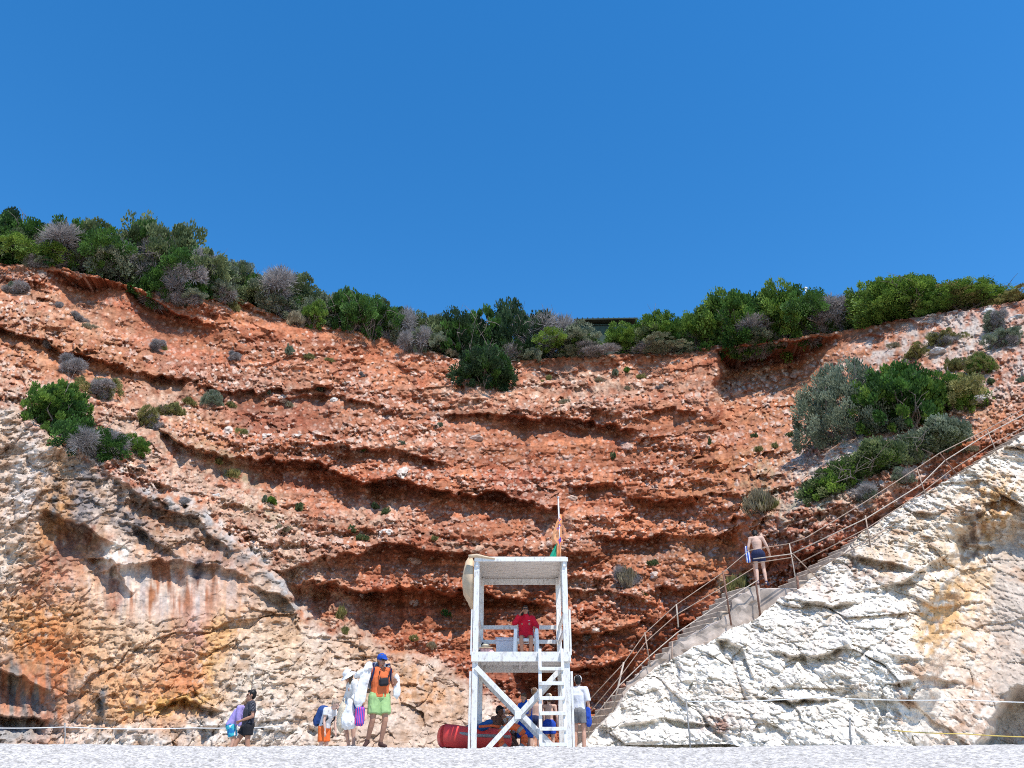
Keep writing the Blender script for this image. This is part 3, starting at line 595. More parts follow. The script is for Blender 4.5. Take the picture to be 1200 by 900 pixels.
def tuft_mesh(name, seed, nclump, nleaf, leaf, spread, mode, flat=1.0, hollow=0.0, under=0.15, up=0.4, lobes=5):
    """unit bush (radius about 1, height about flat*1.2) of many small leaf faces in uneven clumps.
    mode 'spray': leafy tufts; 'twig': long thin dry twigs; 'blade': upright fine stems"""
    rg = np.random.RandomState(seed)
    lob = rg.uniform(0.6, 1.0, (lobes, 1))*np.concatenate([rg.normal(0, 1, (lobes, 2))*0.36, rg.uniform(0.15, 0.62, (lobes, 1))], 1)
    lr = rg.uniform(0.34, 0.58, lobes)
    if mode == 'spray' and lobes == 3:
        lob = np.array([[0, 0, .0], [-.12, 0, .05], [.15, .05, .02]]); lr = np.array([.93, .84, .82])
    if mode == 'twig': lob = lob*1.35; lr = lr*.66
    if lobes == 8 and flat < .6:
        lob = np.stack([np.linspace(-.68, .68, 8), rg.normal(0, .12, 8), rg.uniform(.0, .12, 8)], -1); lr = rg.uniform(.30, .42, 8)
    V = []; T = []
    for c in range(nclump):
        k = rg.randint(lobes); d = rg.normal(0, 1, 3); d /= np.linalg.norm(d)
        if d[2] < -0.1 and rg.rand() > under: d[2] = abs(d[2])
        ctr = lob[k]+d*lr[k]*(1-hollow*rg.rand()**2*0+(-0.45*rg.rand()**2.2))
        ctr[2] = max(ctr[2], 0.03)
        tone = np.clip(rg.normal(0.45, 0.26), 0, 1)
        n = int(nleaf*rg.uniform(0.6, 1.4)); sp = spread*rg.uniform(0.6, 1.35)
        out = d*0.8+np.array([0, 0, up]); out /= np.linalg.norm(out)
        o = rg.normal(0, 1, (n, 3)); o /= np.linalg.norm(o, axis=1, keepdims=True)
        p = ctr+o*sp*rg.rand(n, 1)**0.5*np.array([1, 1, 0.8])
        if mode == 'spray': dr = out*1.0+o*0.75
        elif mode == 'twig': dr = out*0.45+o*1.0
        else: dr = np.array([0, 0, 1.4])+o*0.6+d*0.3
        dr /= np.linalg.norm(dr, axis=1, keepdims=True)
        sd = np.cross(dr, rg.normal(0, 1, (n, 3))); sd /= np.linalg.norm(sd, axis=1, keepdims=True)
        L = leaf*rg.uniform(0.6, 1.4, (n, 1)); W = L*(0.34 if mode == 'spray' else (0.032 if mode == 'twig' else 0.07))
        a = p-sd*W*0.35; b = p+sd*W*0.35; c1 = p+dr*L*0.55+sd*W; d1_ = p+dr*L; e = p+dr*L*0.55-sd*W
        V.append(np.stack([a, b, c1, d1_, e], 1).reshape(-1, 3)); T.append(np.repeat(np.clip(tone+rg.normal(0, 0.20, n), 0, 1), 5))
    V = np.concatenate(V); T = np.concatenate(T); V[:, 2] *= flat
    nf = len(V)//5
    me = bpy.data.meshes.new(name); me.vertices.add(len(V)); me.vertices.foreach_set('co', V.astype(np.float32).ravel())
    me.loops.add(nf*5); me.loops.foreach_set('vertex_index', np.arange(nf*5, dtype=np.int32))
    me.polygons.add(nf); me.polygons.foreach_set('loop_start', np.arange(0, nf*5, 5, dtype=np.int32)); me.update(calc_edges=True)
    a = me.attributes.new('tone', 'FLOAT', 'POINT'); a.data.foreach_set('value', T.astype(np.float32))
    return me
def branch_mesh(name, seed, n=22, flat=1.0, trunk=0.024):
    rg = np.random.RandomState(seed); m = MB()
    for i in range(n):
        an = rg.uniform(0, 2*math.pi); r = rg.uniform(0.3, 0.8); h = rg.uniform(0.2, 0.7)*flat
        p0 = Vector((rg.normal(0, .07), rg.normal(0, .07), -0.12)); p3 = Vector((r*math.cos(an), r*math.sin(an), h))
        mid = p0.lerp(p3, 0.45)+Vector((rg.normal(0, .12), rg.normal(0, .12), 0.05*rg.rand())); q = p0.lerp(p3, 0.75)+Vector((rg.normal(0, .1), rg.normal(0, .1), rg.normal(0, .06)))
        m.tube([p0, mid, q, p3], trunk*rg.uniform(.6, 1.2), 5, trunk*0.25)
        for j in range(3):
            s0 = mid.lerp(p3, rg.rand()); e = s0+Vector((rg.normal(0, .22), rg.normal(0, .22), rg.normal(.08, .14)))
            m.tube([s0, s0.lerp(e, .5)+Vector((0, 0, .03)), e], trunk*0.32, 4, trunk*0.1)
    me = bpy.data.meshes.new(name); me.from_pydata([tuple(v) for v in m.v], [], m.f); me.update(); me.materials.append(BARK)
    return me
LM = {}
def foliage(kind, shape, var):
    key = (kind, shape, var)
    if key not in LM:
        sk = ('geo', shape, var)
        if sk not in LM:
            sd = hash(shape) % 7 if False else sum(map(ord, shape)) % 97+var*101
            LM[sk] = {
             'bush': lambda: tuft_mesh('foliage', sd, 240, 130, 0.043, 0.13, 'spray', 1.0, lobes=7),
             'conifer': lambda: tuft_mesh('foliage', sd, 230, 120, 0.050, 0.10, 'spray', 1.05, up=0.9, lobes=8),
             'dome': lambda: tuft_mesh('foliage', sd, 420, 100, 0.030, 0.10, 'spray', 0.9, lobes=3),
             'low': lambda: tuft_mesh('foliage', sd, 260, 110, 0.040, 0.10, 'spray', 0.55, lobes=8),
             'twigs': lambda: tuft_mesh('foliage', sd, 190, 90, 0.17, 0.14, 'twig', 1.0, up=0.7, lobes=6),
             'tuft': lambda: tuft_mesh('foliage', sd, 40, 45, 0.30, 0.22, 'blade', 0.8, lobes=3),
             'tree': lambda: tuft_mesh('foliage', sd, 230, 130, 0.043, 0.12, 'spray', 1.25, up=0.5, lobes=9, under=.6),
            }[shape]()
        me = LM[sk].copy(); me.name = 'foliage'; me.materials.clear(); me.materials.append(LEAF[kind]); LM[key] = me
    return LM[key]
BRM = [branch_mesh('branches', 40+i) for i in range(4)]
def plant(name, label, cat, px, py, w, h, kinds, D=None, group=None, lean=0.0, rz=None, branches=True, back=0.4, deep=0.9):
    """px,py = where its foot meets the rock in the photograph; w,h = half width and height in photo pixels"""
    if D is None:
        D = cliff_D(px, max(py, rim_y(px)+1))
        if py < rim_y(px)+4: D += back
    base = P(px, py, D); s = D/F
    hw = w*s; hh = h*s*1.08
    rg = random.Random(int(px*13+py*7))
    e = empty(name, base, label, cat, rz if rz is not None else rg.uniform(0, 6.28), group)
    e.rotation_euler = (0, lean, e.rotation_euler.z)
    for i, (kind, shape, top) in enumerate(kinds):
        me = foliage(kind, shape, rg.randint(0, 2))
        f = bpy.data.objects.new('foliage' if kind not in ('grey',) else 'dry_twigs', me); link(f, e)
        zmax = {'bush': 1.02, 'conifer': 1.1, 'dome': .92, 'low': .32, 'twigs': 1.1, 'tuft': .85, 'tree': 1.35}[shape]
        k = top
        f.scale = (hw*(0.98 if i == 0 else .86)*1.0, hw*deep, hh/zmax*k)
        f.rotation_euler = (0, 0, rg.uniform(0, 6.28) if shape not in ('low', 'dome') else rg.uniform(-.2, .2)); f.location = (0, 0, -0.1*hh)
    if branches:
        b = bpy.data.objects.new('branches', BRM[rg.randint(0, 3)]); link(b, e)
        b.scale = (hw, hw*deep, hh); b.rotation_euler = (0, 0, rg.uniform(0, 6.28))
    return e
J = [('juniper', 'bush', 1.0)]; Bt = [('bright', 'bush', 1.0)]; O = [('olive', 'bush', 1.0)]; G = [('grey', 'twigs', 1.0)]
GO = [('olive', 'bush', 1.0), ('grey', 'twigs', .92)]; GG = [('greygreen', 'bush', 1.0), ('grey', 'twigs', 1.02)]; JG = [('juniper', 'bush', 1.0), ('grey', 'twigs', .7)]
RG_ = 'shrubs along the cliff top'
def rp(px, off=3): return rim_y(px)+off
for nm, lab, cat, px, w, h, kinds, off, bk in [
 ('tree', 'tall dark green tree crown at the left end of the cliff top', 'tree', 12, 56, 72, [('dark', 'tree', 1.0), ('juniper', 'bush', .8)], -2, 1.6),
 ('shrub', 'mid green bush just right of the tall dark tree on the far left', 'shrub', 75, 48, 54, JG, 0, 1.2),
 ('shrub', 'bright green bush under the dark tree at the left of the cliff top', 'shrub', 60, 40, 34, Bt, 2, .3),
 ('dry_shrub', 'brown grey twiggy bush beside the bright green bush on the far left', 'shrub', 38, 24, 20, G, 3, 0),
 ('shrub', 'pale grey green bush behind the left clifftop hedge', 'shrub', 122, 44, 62, GO, 0, 2.0),
 ('dry_shrub', 'silver grey leafless bush in the middle of the left hedge', 'shrub', 148, 40, 62, GG, 2, .5),
 ('tree', 'big dark green rounded tree with tan new tips on the left cliff top', 'tree', 168, 54, 92, [('juniper', 'tree', 1.0), ('olive', 'bush', 1.02)], 0, 1.6),
 ('shrub', 'dark green tangle hanging over the cliff edge with bare roots', 'shrub', 195, 38, 56, JG, 4, .2),
 ('dry_shrub', 'brown bare branched shrub leaning over the upper left edge', 'shrub', 205, 34, 30, G, 9, -.2),
 ('shrub', 'olive green bush right of the big rounded tree', 'shrub', 243, 34, 52, GO, 2, .8),
 ('shrub', 'grey green bush with brown tips on the sloping hedge', 'shrub', 280, 34, 52, [('greygreen', 'bush', 1.0)], 2, 1.2),
 ('dry_shrub', 'lavender grey leafless shrub halfway down the left hedge', 'shrub', 258, 32, 38, G, 3, .1),
 ('shrub', 'green topped bush above the pale dead shrubs', 'shrub', 312, 32, 56, GO, 0, 1.8),
 ('dry_shrub', 'wide pale grey dead shrub in front of the left hedge', 'shrub', 325, 40, 46, GG, 3, .3),
 ('shrub', 'dark olive bush behind the wide pale dead shrub', 'shrub', 352, 32, 52, O, 0, 1.6),
 ('shrub', 'small vivid green bush low at the hedge foot', 'shrub', 366, 17, 28, Bt, 4, .0),
 ('straw_tuft', 'straw yellow clump beside the small vivid green bush', 'grass tuft', 352, 14, 18, [('straw', 'tuft', 1)], 6, -.2),
 ('juniper', 'dark juniper with thick bare trunks leaning over the edge', 'shrub', 408, 34, 62, [('juniper', 'conifer', 1.0)], 4, .3),
 ('juniper', 'flat topped juniper right of the bare trunked juniper', 'shrub', 436, 30, 48, JG, 4, .4),
 ('dry_shrub', 'ash grey leafless shrub right of the leaning junipers', 'shrub', 466, 32, 56, [('grey', 'twigs', 1.0), ('greygreen', 'bush', .75)], 3, .4),
 ('dry_shrub', 'white grey dead shrub at the low end of the left hedge', 'shrub', 492, 30, 44, G, 4, .2),
 ('shrub', 'olive bush at the lower end of the left hedge', 'shrub', 512, 26, 52, GO, 0, 1.2),
 ('juniper', 'upright dark green juniper at the centre of the cliff top', 'shrub', 548, 38, 66, [('juniper', 'conifer', 1.0), ('dark', 'bush', .9)], 0, .5),
 ('tree', 'thin dark pine top between the two central junipers', 'tree', 584, 30, 62, [('dark', 'tree', 1.0)], 0, 2.2),
 ('tree', 'round dark tree standing against the sky right of centre', 'tree', 621, 42, 84, [('dark', 'tree', 1.0), ('grey', 'twigs', .62)], 0, 1.8),
 ('dry_shrub', 'grey leafless shrub under the round dark tree', 'shrub', 606, 30, 34, G, 2, .4),
 ('shrub', 'feathery blue green bush left of the green hut roof', 'shrub', 672, 34, 26, [('greygreen', 'bush', 1.0), ('bright', 'bush', .85)], 0, .6),
 ('dry_shrub', 'low brown bare twigs under the feathery bush', 'shrub', 690, 42, 18, G, 3, .1),
 ('shrub', 'bright green hedge in front of the hut roof', 'shrub', 738, 34, 30, Bt, 0, .9),
 ('shrub', 'green bush with pink tips right of the hut roof', 'shrub', 778, 40, 50, [('bright', 'bush', 1.0), ('juniper', 'bush', .8)], 0, .9),
 ('dry_shrub', 'tangle of bare brown twigs hanging at the middle right rim', 'shrub', 775, 56, 22, G, 3, .1),
 ('shrub', 'olive green bush left of the big overhanging mass', 'shrub', 818, 32, 52, [('bright', 'bush', 1.0), ('grey', 'twigs', .6)], 0, .8),
 ('shrub', 'large dark green bush overhanging the shaded corner', 'shrub', 868, 48, 74, [('juniper', 'tree', 1.0), ('bright', 'bush', 1.0)], 0, .6),
 ('dry_shrub', 'brown bare underside branches over the shaded corner', 'shrub', 888, 56, 40, G, 5, -.2),
 ('shrub', 'dark green bush right of the overhanging mass', 'shrub', 918, 46, 66, [('juniper', 'bush', 1.0), ('bright', 'bush', .95)], 0, .8),
 ('shrub', 'dark bush with grey bare base before the yellow green mound', 'shrub', 962, 40, 52, [('juniper', 'bush', 1.0), ('grey', 'twigs', .75)], 0, .5),
 ('tree', 'small dark pine tip rising right of the overhanging bushes', 'tree', 990, 16, 48, [('dark', 'tree', 1.0)], 0, 1.4),
 ('shrub', 'bright green bush at the left foot of the yellow green mound', 'shrub', 1022, 34, 48, Bt, 0, .8),
 ('shrub', 'broad yellow green mound of leaves on the right cliff top', 'shrub', 1068, 60, 50, [('bright', 'dome', 1.0), ('bright', 'bush', .96)], -1, 1.4),
 ('shrub', 'right half of the yellow green mound sloping down to the hut', 'shrub', 1134, 54, 28, [('bright', 'dome', 1.0), ('yellow', 'bush', .85)], -2, 1.6),
 ('shrub', 'pale yellow bush at the right edge under the dark roof', 'shrub', 1194, 24, 11, [('yellow', 'bush', 1.0)], 0, .6),
]:
    gs = (.84 if kinds[0][0] == 'grey' else 1.22)*(.9 if 735 < px < 1010 else 1)
    if len(kinds) == 1 and kinds[0][0] == 'grey': kinds = kinds+[('greygreen', 'bush', .86)]
    plant(nm, lab, cat, px, rp(px, off), w*gs*1.08, h*gs, kinds, group=RG_, back=bk)
for k, px in enumerate(range(-30, 545, 23)):
    kd = [[('olive', 'bush', 1.0), ('greygreen', 'bush', .95)], [('juniper', 'bush', 1.0), ('olive', 'bush', 1.0)], [('greygreen', 'bush', 1.0), ('bright', 'bush', .9)], [('olive', 'bush', 1.0), ('juniper', 'tree', .95)]][k % 4]
    plant('shrub', 'grey green bush in the dense back row of the left clifftop hedge', 'shrub', px, rp(px, 0), 36, (60 if px < 230 else 50)+7*math.sin(k*2.1), kd, group='back row of the left clifftop hedge', back=1.3+.5*(k % 3), branches=False)
for k, px in enumerate(range(760, 1090, 25)):
    kd = [[('bright', 'bush', 1.0), ('olive', 'bush', .95)], [('juniper', 'bush', 1.0), ('bright', 'bush', 1.0)], [('bright', 'bush', 1.0), ('yellow', 'bush', .9)]][k % 3]
    plant('shrub', 'bright green bush in the back row of the right clifftop hedge', 'shrub', px, rp(px, 0), 34, (38 if px < 1020 else 30)+6*math.sin(k*1.7), kd, group='back row of the right clifftop hedge', back=1.2+.5*(k % 3), branches=False)
for nm, lab, cat, px, py, w, h, kinds, *ln in [
 ('juniper', 'dark green juniper hanging on the slope below the central tree', 'shrub', 569, 452, 46, 64, [('juniper', 'conifer', 1.0), ('dark', 'bush', .8)]),
 ('juniper', 'bright green juniper crowning the pale rock on the left', 'shrub', 66, 502, 44, 62, [('juniper', 'conifer', 1.0), ('bright', 'conifer', .95)]),
 ('juniper', 'lower green juniper with grey twigs on the left pale rock', 'shrub', 112, 535, 42, 50, [('juniper', 'bush', 1.0), ('grey', 'twigs', .75)]),
 ('shrub', 'small bright green sprig right of the lower left juniper', 'shrub', 160, 530, 17, 26, Bt),
 ('shrub', 'tiny green tuft under the bright left juniper', 'shrub', 56, 508, 9, 12, Bt),
 ('shrub', 'yellow olive cushion with dead base above the left junipers', 'shrub', 117, 466, 24, 32, [('yellow', 'bush', 1.0), ('grey', 'twigs', .6)]),
 ('dry_shrub', 'grey bush just above the yellow olive cushion', 'shrub', 82, 436, 20, 22, [('grey', 'twigs', 1.0)]),
 ('shrub', 'yellow cushion with a brown dead base on the left slope', 'shrub', 172, 500, 18, 26, [('yellow', 'bush', 1.0), ('grey', 'twigs', .7)]),
 ('shrub', 'low straw green cushion on the left ledge', 'shrub', 196, 486, 18, 16, [('yellow', 'low', 1.0)]),
 ('shrub', 'round grey green cushion under the second left ledge', 'shrub', 248, 474, 14, 20, [('greygreen', 'dome', 1.0)]),
 ('dome_bush', 'wind shaped grey domed bush with a dry purple side on the right slope', 'shrub', 1001, 507, 68, 98, [('greygreen', 'dome', 1.0)]),
 ('juniper', 'vivid green juniper in front of the grey domed bush', 'shrub', 1066, 503, 62, 80, [('juniper', 'conifer', 1.0), ('bright', 'conifer', 1.02)]),
 ('shrub', 'light green bush right of the vivid juniper', 'shrub', 1122, 480, 38, 50, [('bright', 'bush', 1.0), ('yellow', 'bush', .8)]),
 ('low_shrub', 'low spreading olive green shrub just above the stairs', 'shrub', 1004, 562, 66, 36, [('olive', 'low', 1.0), ('bright', 'low', .9)], -.42),
 ('low_shrub', 'grey green creeping shrub uphill of the spreading olive shrub', 'shrub', 1082, 532, 60, 36, [('greygreen', 'low', 1.0), ('olive', 'low', .9)], -.36),
 ('shrub', 'compact green cushion on the upper right slope', 'shrub', 1151, 434, 19, 26, [('yellow', 'dome', 1.0), ('bright', 'dome', .9)]),
 ('shrub', 'olive cushion left of the compact green cushion', 'shrub', 1124, 432, 16, 16, [('yellow', 'low', 1.0)]),
 ('dry_shrub', 'grey rounded shrub high on the right slope', 'shrub', 1167, 386, 18, 24, [('greygreen', 'bush', 1.0), ('grey', 'twigs', .9)]),
 ('dry_shrub', 'grey shrub below the rounded one near the right edge', 'shrub', 1180, 404, 18, 22, [('greygreen', 'bush', 1.0), ('grey', 'twigs', .9)]),
 ('shrub', 'straw coloured cushion above the grey domed bush', 'shrub', 1074, 420, 17, 18, [('yellow', 'bush', 1.0)]),
 ('shrub', 'yellow grey cushion uphill of the straw coloured cushion', 'shrub', 1108, 404, 18, 20, [('yellow', 'bush', 1.0), ('grey', 'twigs', .9)]),
 ('dry_shrub', 'silver grey cushion beside the upper stair rail', 'shrub', 1060, 562, 18, 17, [('grey', 'twigs', 1.0), ('greygreen', 'low', .9)]),
 ('dry_shrub', 'wide silver grey cushion beside the middle stair rail', 'shrub', 1012, 584, 22, 20, [('grey', 'twigs', 1.0), ('greygreen', 'low', .9)]),
 ('dry_shrub', 'pale dead bush on the red ledge right of the flag', 'shrub', 735, 688, 15, 22, [('grey', 'twigs', 1.0), ('straw', 'tuft', .9)]),
 ('straw_tuft', 'long dry grass beside the climbing man', 'grass tuft', 893, 600, 22, 26, [('straw', 'tuft', 1.0), ('yellow', 'tuft', .8)]),
 ('straw_tuft', 'green and straw grass hanging over the stair landing', 'grass tuft', 868, 700, 15, 24, [('yellow', 'tuft', 1.0)]),
 ('shrub', 'dark small bush on the red wall under the alcove', 'shrub', 522, 722, 5, 8, [('juniper', 'bush', 1.0)]),
]:
    plant(nm, lab, cat, px, py, w*1.12, h*1.1, kinds, lean=ln[0] if ln else 0.0, rz=0.0 if ln or kinds[0][1] == 'dome' else None)
TG = 'small dry tufts scattered over the cliff face'
for k, (px, py, w, h, kd) in enumerate([(25, 345, 22, 18, 'grey'), (12, 340, 14, 14, 'greygreen'), (68, 360, 10, 12, 'grey'), (92, 376, 13, 12, 'grey'), (104, 386, 10, 10, 'straw'), (54, 408, 8, 12, 'grey'), (178, 410, 15, 14, 'grey'), (190, 410, 8, 10, 'yellow'), (272, 364, 11, 16, 'yellow'), (274, 422, 11, 13, 'grey'),
    (340, 414, 9, 14, 'greygreen'), (362, 422, 10, 8, 'yellow'), (385, 424, 9, 7, 'yellow'), (425, 442, 6, 7, 'grey'), (220, 474, 12, 9, 'yellow'), (270, 478, 9, 8, 'yellow'), (283, 510, 8, 9, 'yellow'), (374, 458, 6, 8, 'greygreen'), (315, 462, 5, 6, 'greygreen'), (340, 478, 8, 8, 'straw'),
    (424, 528, 7, 7, 'bright'), (515, 500, 6, 7, 'greygreen'), (470, 520, 5, 5, 'greygreen'), (352, 598, 11, 11, 'olive'), (318, 590, 12, 8, 'bright'), (310, 588, 7, 10, 'greygreen'), (270, 560, 14, 10, 'yellow'), (255, 545, 10, 8, 'yellow'), (330, 624, 14, 10, 'straw'), (215, 590, 9, 9, 'grey'),
    (162, 552, 9, 8, 'grey'), (414, 622, 8, 8, 'olive'), (440, 596, 8, 8, 'olive'), (452, 602, 7, 9, 'olive'), (425, 632, 8, 7, 'olive'), (508, 634, 7, 7, 'yellow'), (400, 726, 9, 14, 'yellow'), (404, 744, 7, 9, 'yellow'), (484, 752, 8, 9, 'yellow'), (505, 760, 7, 8, 'straw'),
    (636, 452, 8, 9, 'yellow'), (644, 446, 6, 9, 'yellow'), (660, 474, 8, 8, 'straw'), (722, 440, 10, 10, 'greygreen'), (733, 436, 8, 8, 'bright'), (751, 444, 9, 8, 'yellow'), (736, 458, 8, 8, 'straw'), (773, 456, 6, 6, 'grey'), (700, 448, 10, 7, 'straw'), (718, 536, 5, 8, 'olive'),
    (832, 520, 5, 10, 'olive'), (890, 530, 8, 9, 'yellow'), (884, 512, 5, 6, 'olive'), (908, 526, 6, 10, 'yellow'), (938, 476, 6, 8, 'greygreen'), (765, 662, 7, 7, 'olive'), (690, 752, 8, 8, 'grey'), (754, 704, 8, 10, 'yellow'), (1048, 408, 8, 8, 'straw'), (1098, 442, 8, 8, 'grey'),
    (1160, 450, 8, 8, 'olive'), (1197, 448, 6, 9, 'greygreen'), (1104, 592, 9, 10, 'greygreen'), (940, 585, 10, 8, 'straw'), (965, 575, 10, 8, 'straw'), (1140, 530, 10, 8, 'straw'), (985, 508, 6, 6, 'yellow'), (925, 512, 7, 7, 'olive'), (600, 418, 14, 9, 'straw'), (530, 418, 10, 9, 'straw')]):
    shp = 'twigs' if kd == 'grey' else ('tuft' if kd in ('straw', 'yellow') else 'low')
    nm, lab = {'grey': ('dry_tuft', 'small leafless grey bush growing on the red cliff face'), 'straw': ('grass_tuft', 'small straw coloured grass clump on the red cliff face'), 'yellow': ('grass_tuft', 'small yellow green plant on the red cliff face')}.get(kd, ('green_tuft', 'small green cushion plant on the red cliff face'))
    plant(nm, lab, 'tuft', px, py, w, h, [(kd, shp, 1.0)], group=TG+{'grey': ', grey', 'straw': ', straw', 'yellow': ', yellow green'}.get(kd, ', green'), branches=False)
# ================================================================== stairs, rails, ropes, huts
CONC = simple_mat('weathered_concrete', (0.42, 0.35, 0.30), 0.95, 0.4, 3.0, 0.9)
STEPM = simple_mat('stair_stone', (0.50, 0.40, 0.31), 0.95, 0.4, 5.0, 0.9)
RUST = simple_mat('rusty_post', (0.20, 0.105, 0.075), 0.8, 0.4, 14, 0.3)
RAILM = simple_mat('worn_rail_paint', (0.33, 0.23, 0.17), 0.55, 0.35, 9, 0.2, 0.4)
RAILW = simple_mat('pale_rail_paint', (0.46, 0.38, 0.31), 0.5, 0.25, 9, 0.2, 0.4)
stair = empty('staircase', P(790, 760, 23.9), 'weathered concrete staircase climbing from the beach over the white rock', 'stairs')
inv = Matrix.Translation(-stair.location)
rs = random.Random(5)
def flight(a, b, n, width, drop, name='step'):
    a = Vector(a)-stair.location; b = Vector(b)-stair.location
    run = Vector((b.x-a.x, b.y-a.y, 0)); u = run.normalized(); v = Vector((-u.y, u.x, 0))
    ang = math.atan2(u.y, u.x)
    for i in range(n):
        c = a.lerp(b, (i+0.5)/n); top = a.z+(b.z-a.z)*(i+1)/n
        m = MB(); dep = run.length/n
        m.box((0, 0, -drop/2), (dep*1.04+rs.uniform(-.02, .03), width+rs.uniform(-.08, .08), drop), bev=0.025)
        n_ = len(m.v); vv = np.array([tuple(q) for q in m.v]); vv += 0.018*np.stack([vnoise(vv[:, 0]*9+i, vv[:, 1]*9, vv[:, 2]*9+k) for k in range(3)], -1)
        o = mesh_obj('step', vv.tolist(), m.f, STEPM, stair)
        o.location = c+v*(width/2)-Vector((0, 0, c.z))+Vector((0, 0, top)); o.rotation_euler = (0, 0, ang+rs.uniform(-.03, .03))
A_ = P(694, 866, 22.6); B_ = P(882, 688, 24.75); C_ = P(936, 688, 24.95); E_ = P(1215, 504, 27.4)
flight(A_, B_, 22, 1.25, 0.55); flight(C_, E_, 26, 1.25, 0.6)
# landing slab and the rendered side walls
m = MB(); m.box(((B_+C_)/2-stair.location)+Vector((0.1, 0.85, -0.42)), ((C_-B_).length+0.9, 1.7, 0.8), bev=0.04); m.build('landing', CONC, stair)
def wall_strip(name, tops, bots, D0, thick, mat):
    """rendered wall: top and bottom outline given along its run, real thickness going back"""
    n = len(tops); f = [P(x, y, d) for x, y, d in tops]+[P(x, y, d) for x, y, d in bots]
    # densify a little and roughen
    v = [p-stair.location for p in f]; v += [p+Vector((0, thick, 0)) for p in v]
    k = 2*n; fc = []
    for i in range(n-1):
        fc += [[i, n+i, n+i+1, i+1], [k+i, k+i+1, k+n+i+1, k+n+i], [i, i+1, k+i+1, k+i], [n+i, k+n+i, k+n+i+1, n+i+1]]
    fc += [[0, k, k+n, n], [n-1, n+n-1, k+n+n-1, k+n-1]]
    o = mesh_obj(name, v, fc, mat, stair); bm = bmesh.new(); bm.from_mesh(o.data)
    bmesh.ops.subdivide_edges(bm, edges=bm.edges[:], cuts=7, use_grid_fill=True)
    for q in bm.verts:
        c = np.array([q.co.x*4, q.co.y*4, q.co.z*4]); q.co += Vector([float(fbm(c[0:1]+9*k, c[1:2], c[2:3], 3)[0])*.10 for k in range(3)])
    bm.to_mesh(o.data); bm.free(); return o
wall_strip('side_wall', [(728, 812, 22.75), (748, 790, 23.0), (775, 770, 23.25), (798, 748, 23.5), (826, 737, 23.75), (856, 719, 24.05), (858, 704, 24.1), (890, 684, 24.5)],
           [(728, 835, 22.75), (748, 815, 23.0), (775, 800, 23.25), (798, 785, 23.5), (826, 770, 23.75), (856, 755, 24.05), (858, 755, 24.1), (890, 735, 24.5)], 0, 0.22, CONC)
rail = empty('handrail', P(856, 729, 24.0), 'rusty tube handrail on leaning posts along the concrete stairs', 'handrail')
def rl(name, pts, r, mat):
    m = MB(); m.tube([P(*p)-rail.location for p in pts], r*.74, 7); return m.build(name, mat, rail, smooth=True)
for top, bot, d, r, mt in [((689, 820), (690, 866), 22.3, .026, RAILW), ((731, 776), (717, 836), 22.65, .034, RAILW), ((755.5, 741), (762, 781), 23.0, .026, RAILM), ((792.5, 708), (795, 735), 23.3, .03, RAILW), ((788, 752), (787, 785), 23.2, .028, RAILM),
        ((847, 669), (857, 733), 23.85, .036, RUST), ((883, 661), (891, 722), 24.2, .042, RUST), ((925, 637), (934, 688), 24.5, .026, RAILW), ((934, 675), (937, 704), 24.4, .05, RUST), ((1014, 604), (1021, 647), 24.85, .032, RAILM),
        ((1074.5, 549), (1091, 600), 25.4, .026, RAILM), ((1101, 531), (1138, 576), 25.75, .034, RUST), ((1157, 504), (1174, 545), 26.2, .032, RAILM), ((1212, 472), (1226, 522), 26.7, .032, RAILM), ((929, 649), (961, 681), 24.5, .024, RAILM)]:
    rl('post', [(*top, d), (*bot, d)], r, mt)
for pts, r, mt in [
  ([(689, 822, 22.3), (731, 777, 22.65), (756, 742, 23.0), (792, 709, 23.3), (847, 671, 23.85), (878, 645, 24.2), (925, 637, 24.5)], .017, RAILM),
  ([(690, 836, 22.3), (729, 790, 22.65), (757, 752, 23.0), (793, 720, 23.3), (850, 686, 23.85), (884, 665, 24.2)], .017, RAILM),
  ([(690, 848, 22.3), (726, 803, 22.65), (760, 770, 23.0), (794, 741, 23.3), (853, 702, 23.85), (888, 680, 24.2)], .020, RAILW),
  ([(883, 655, 24.2), (929, 649, 24.5)], .022, RAILW), ([(883, 660, 24.2), (930, 653, 24.5)], .020, RAILM),
  ([(925, 637, 24.5), (945, 630, 24.55), (1014, 588, 24.85), (1074, 549, 25.4), (1101, 531, 25.75), (1157, 503, 26.2), (1230, 462, 26.8)], .022, RAILM),
  ([(930, 648, 24.5), (1016, 607, 24.85), (1079, 568, 25.4), (1107, 540, 25.75), (1158, 508, 26.2), (1230, 470, 26.8)], .024, RAILW),
  ([(936, 660, 24.5), (1018, 618, 24.85), (1082, 576, 25.4), (1113, 552, 25.75), (1162, 521, 26.2), (1230, 484, 26.8)], .022, RAILM),
  ([(940, 676, 24.5), (1019, 632, 24.85), (1086, 590, 25.4), (1122, 562, 25.75), (1168, 535, 26.2), (1230, 500, 26.8)], .022, RAILM)]:
    rl('rail', pts, r, mt)
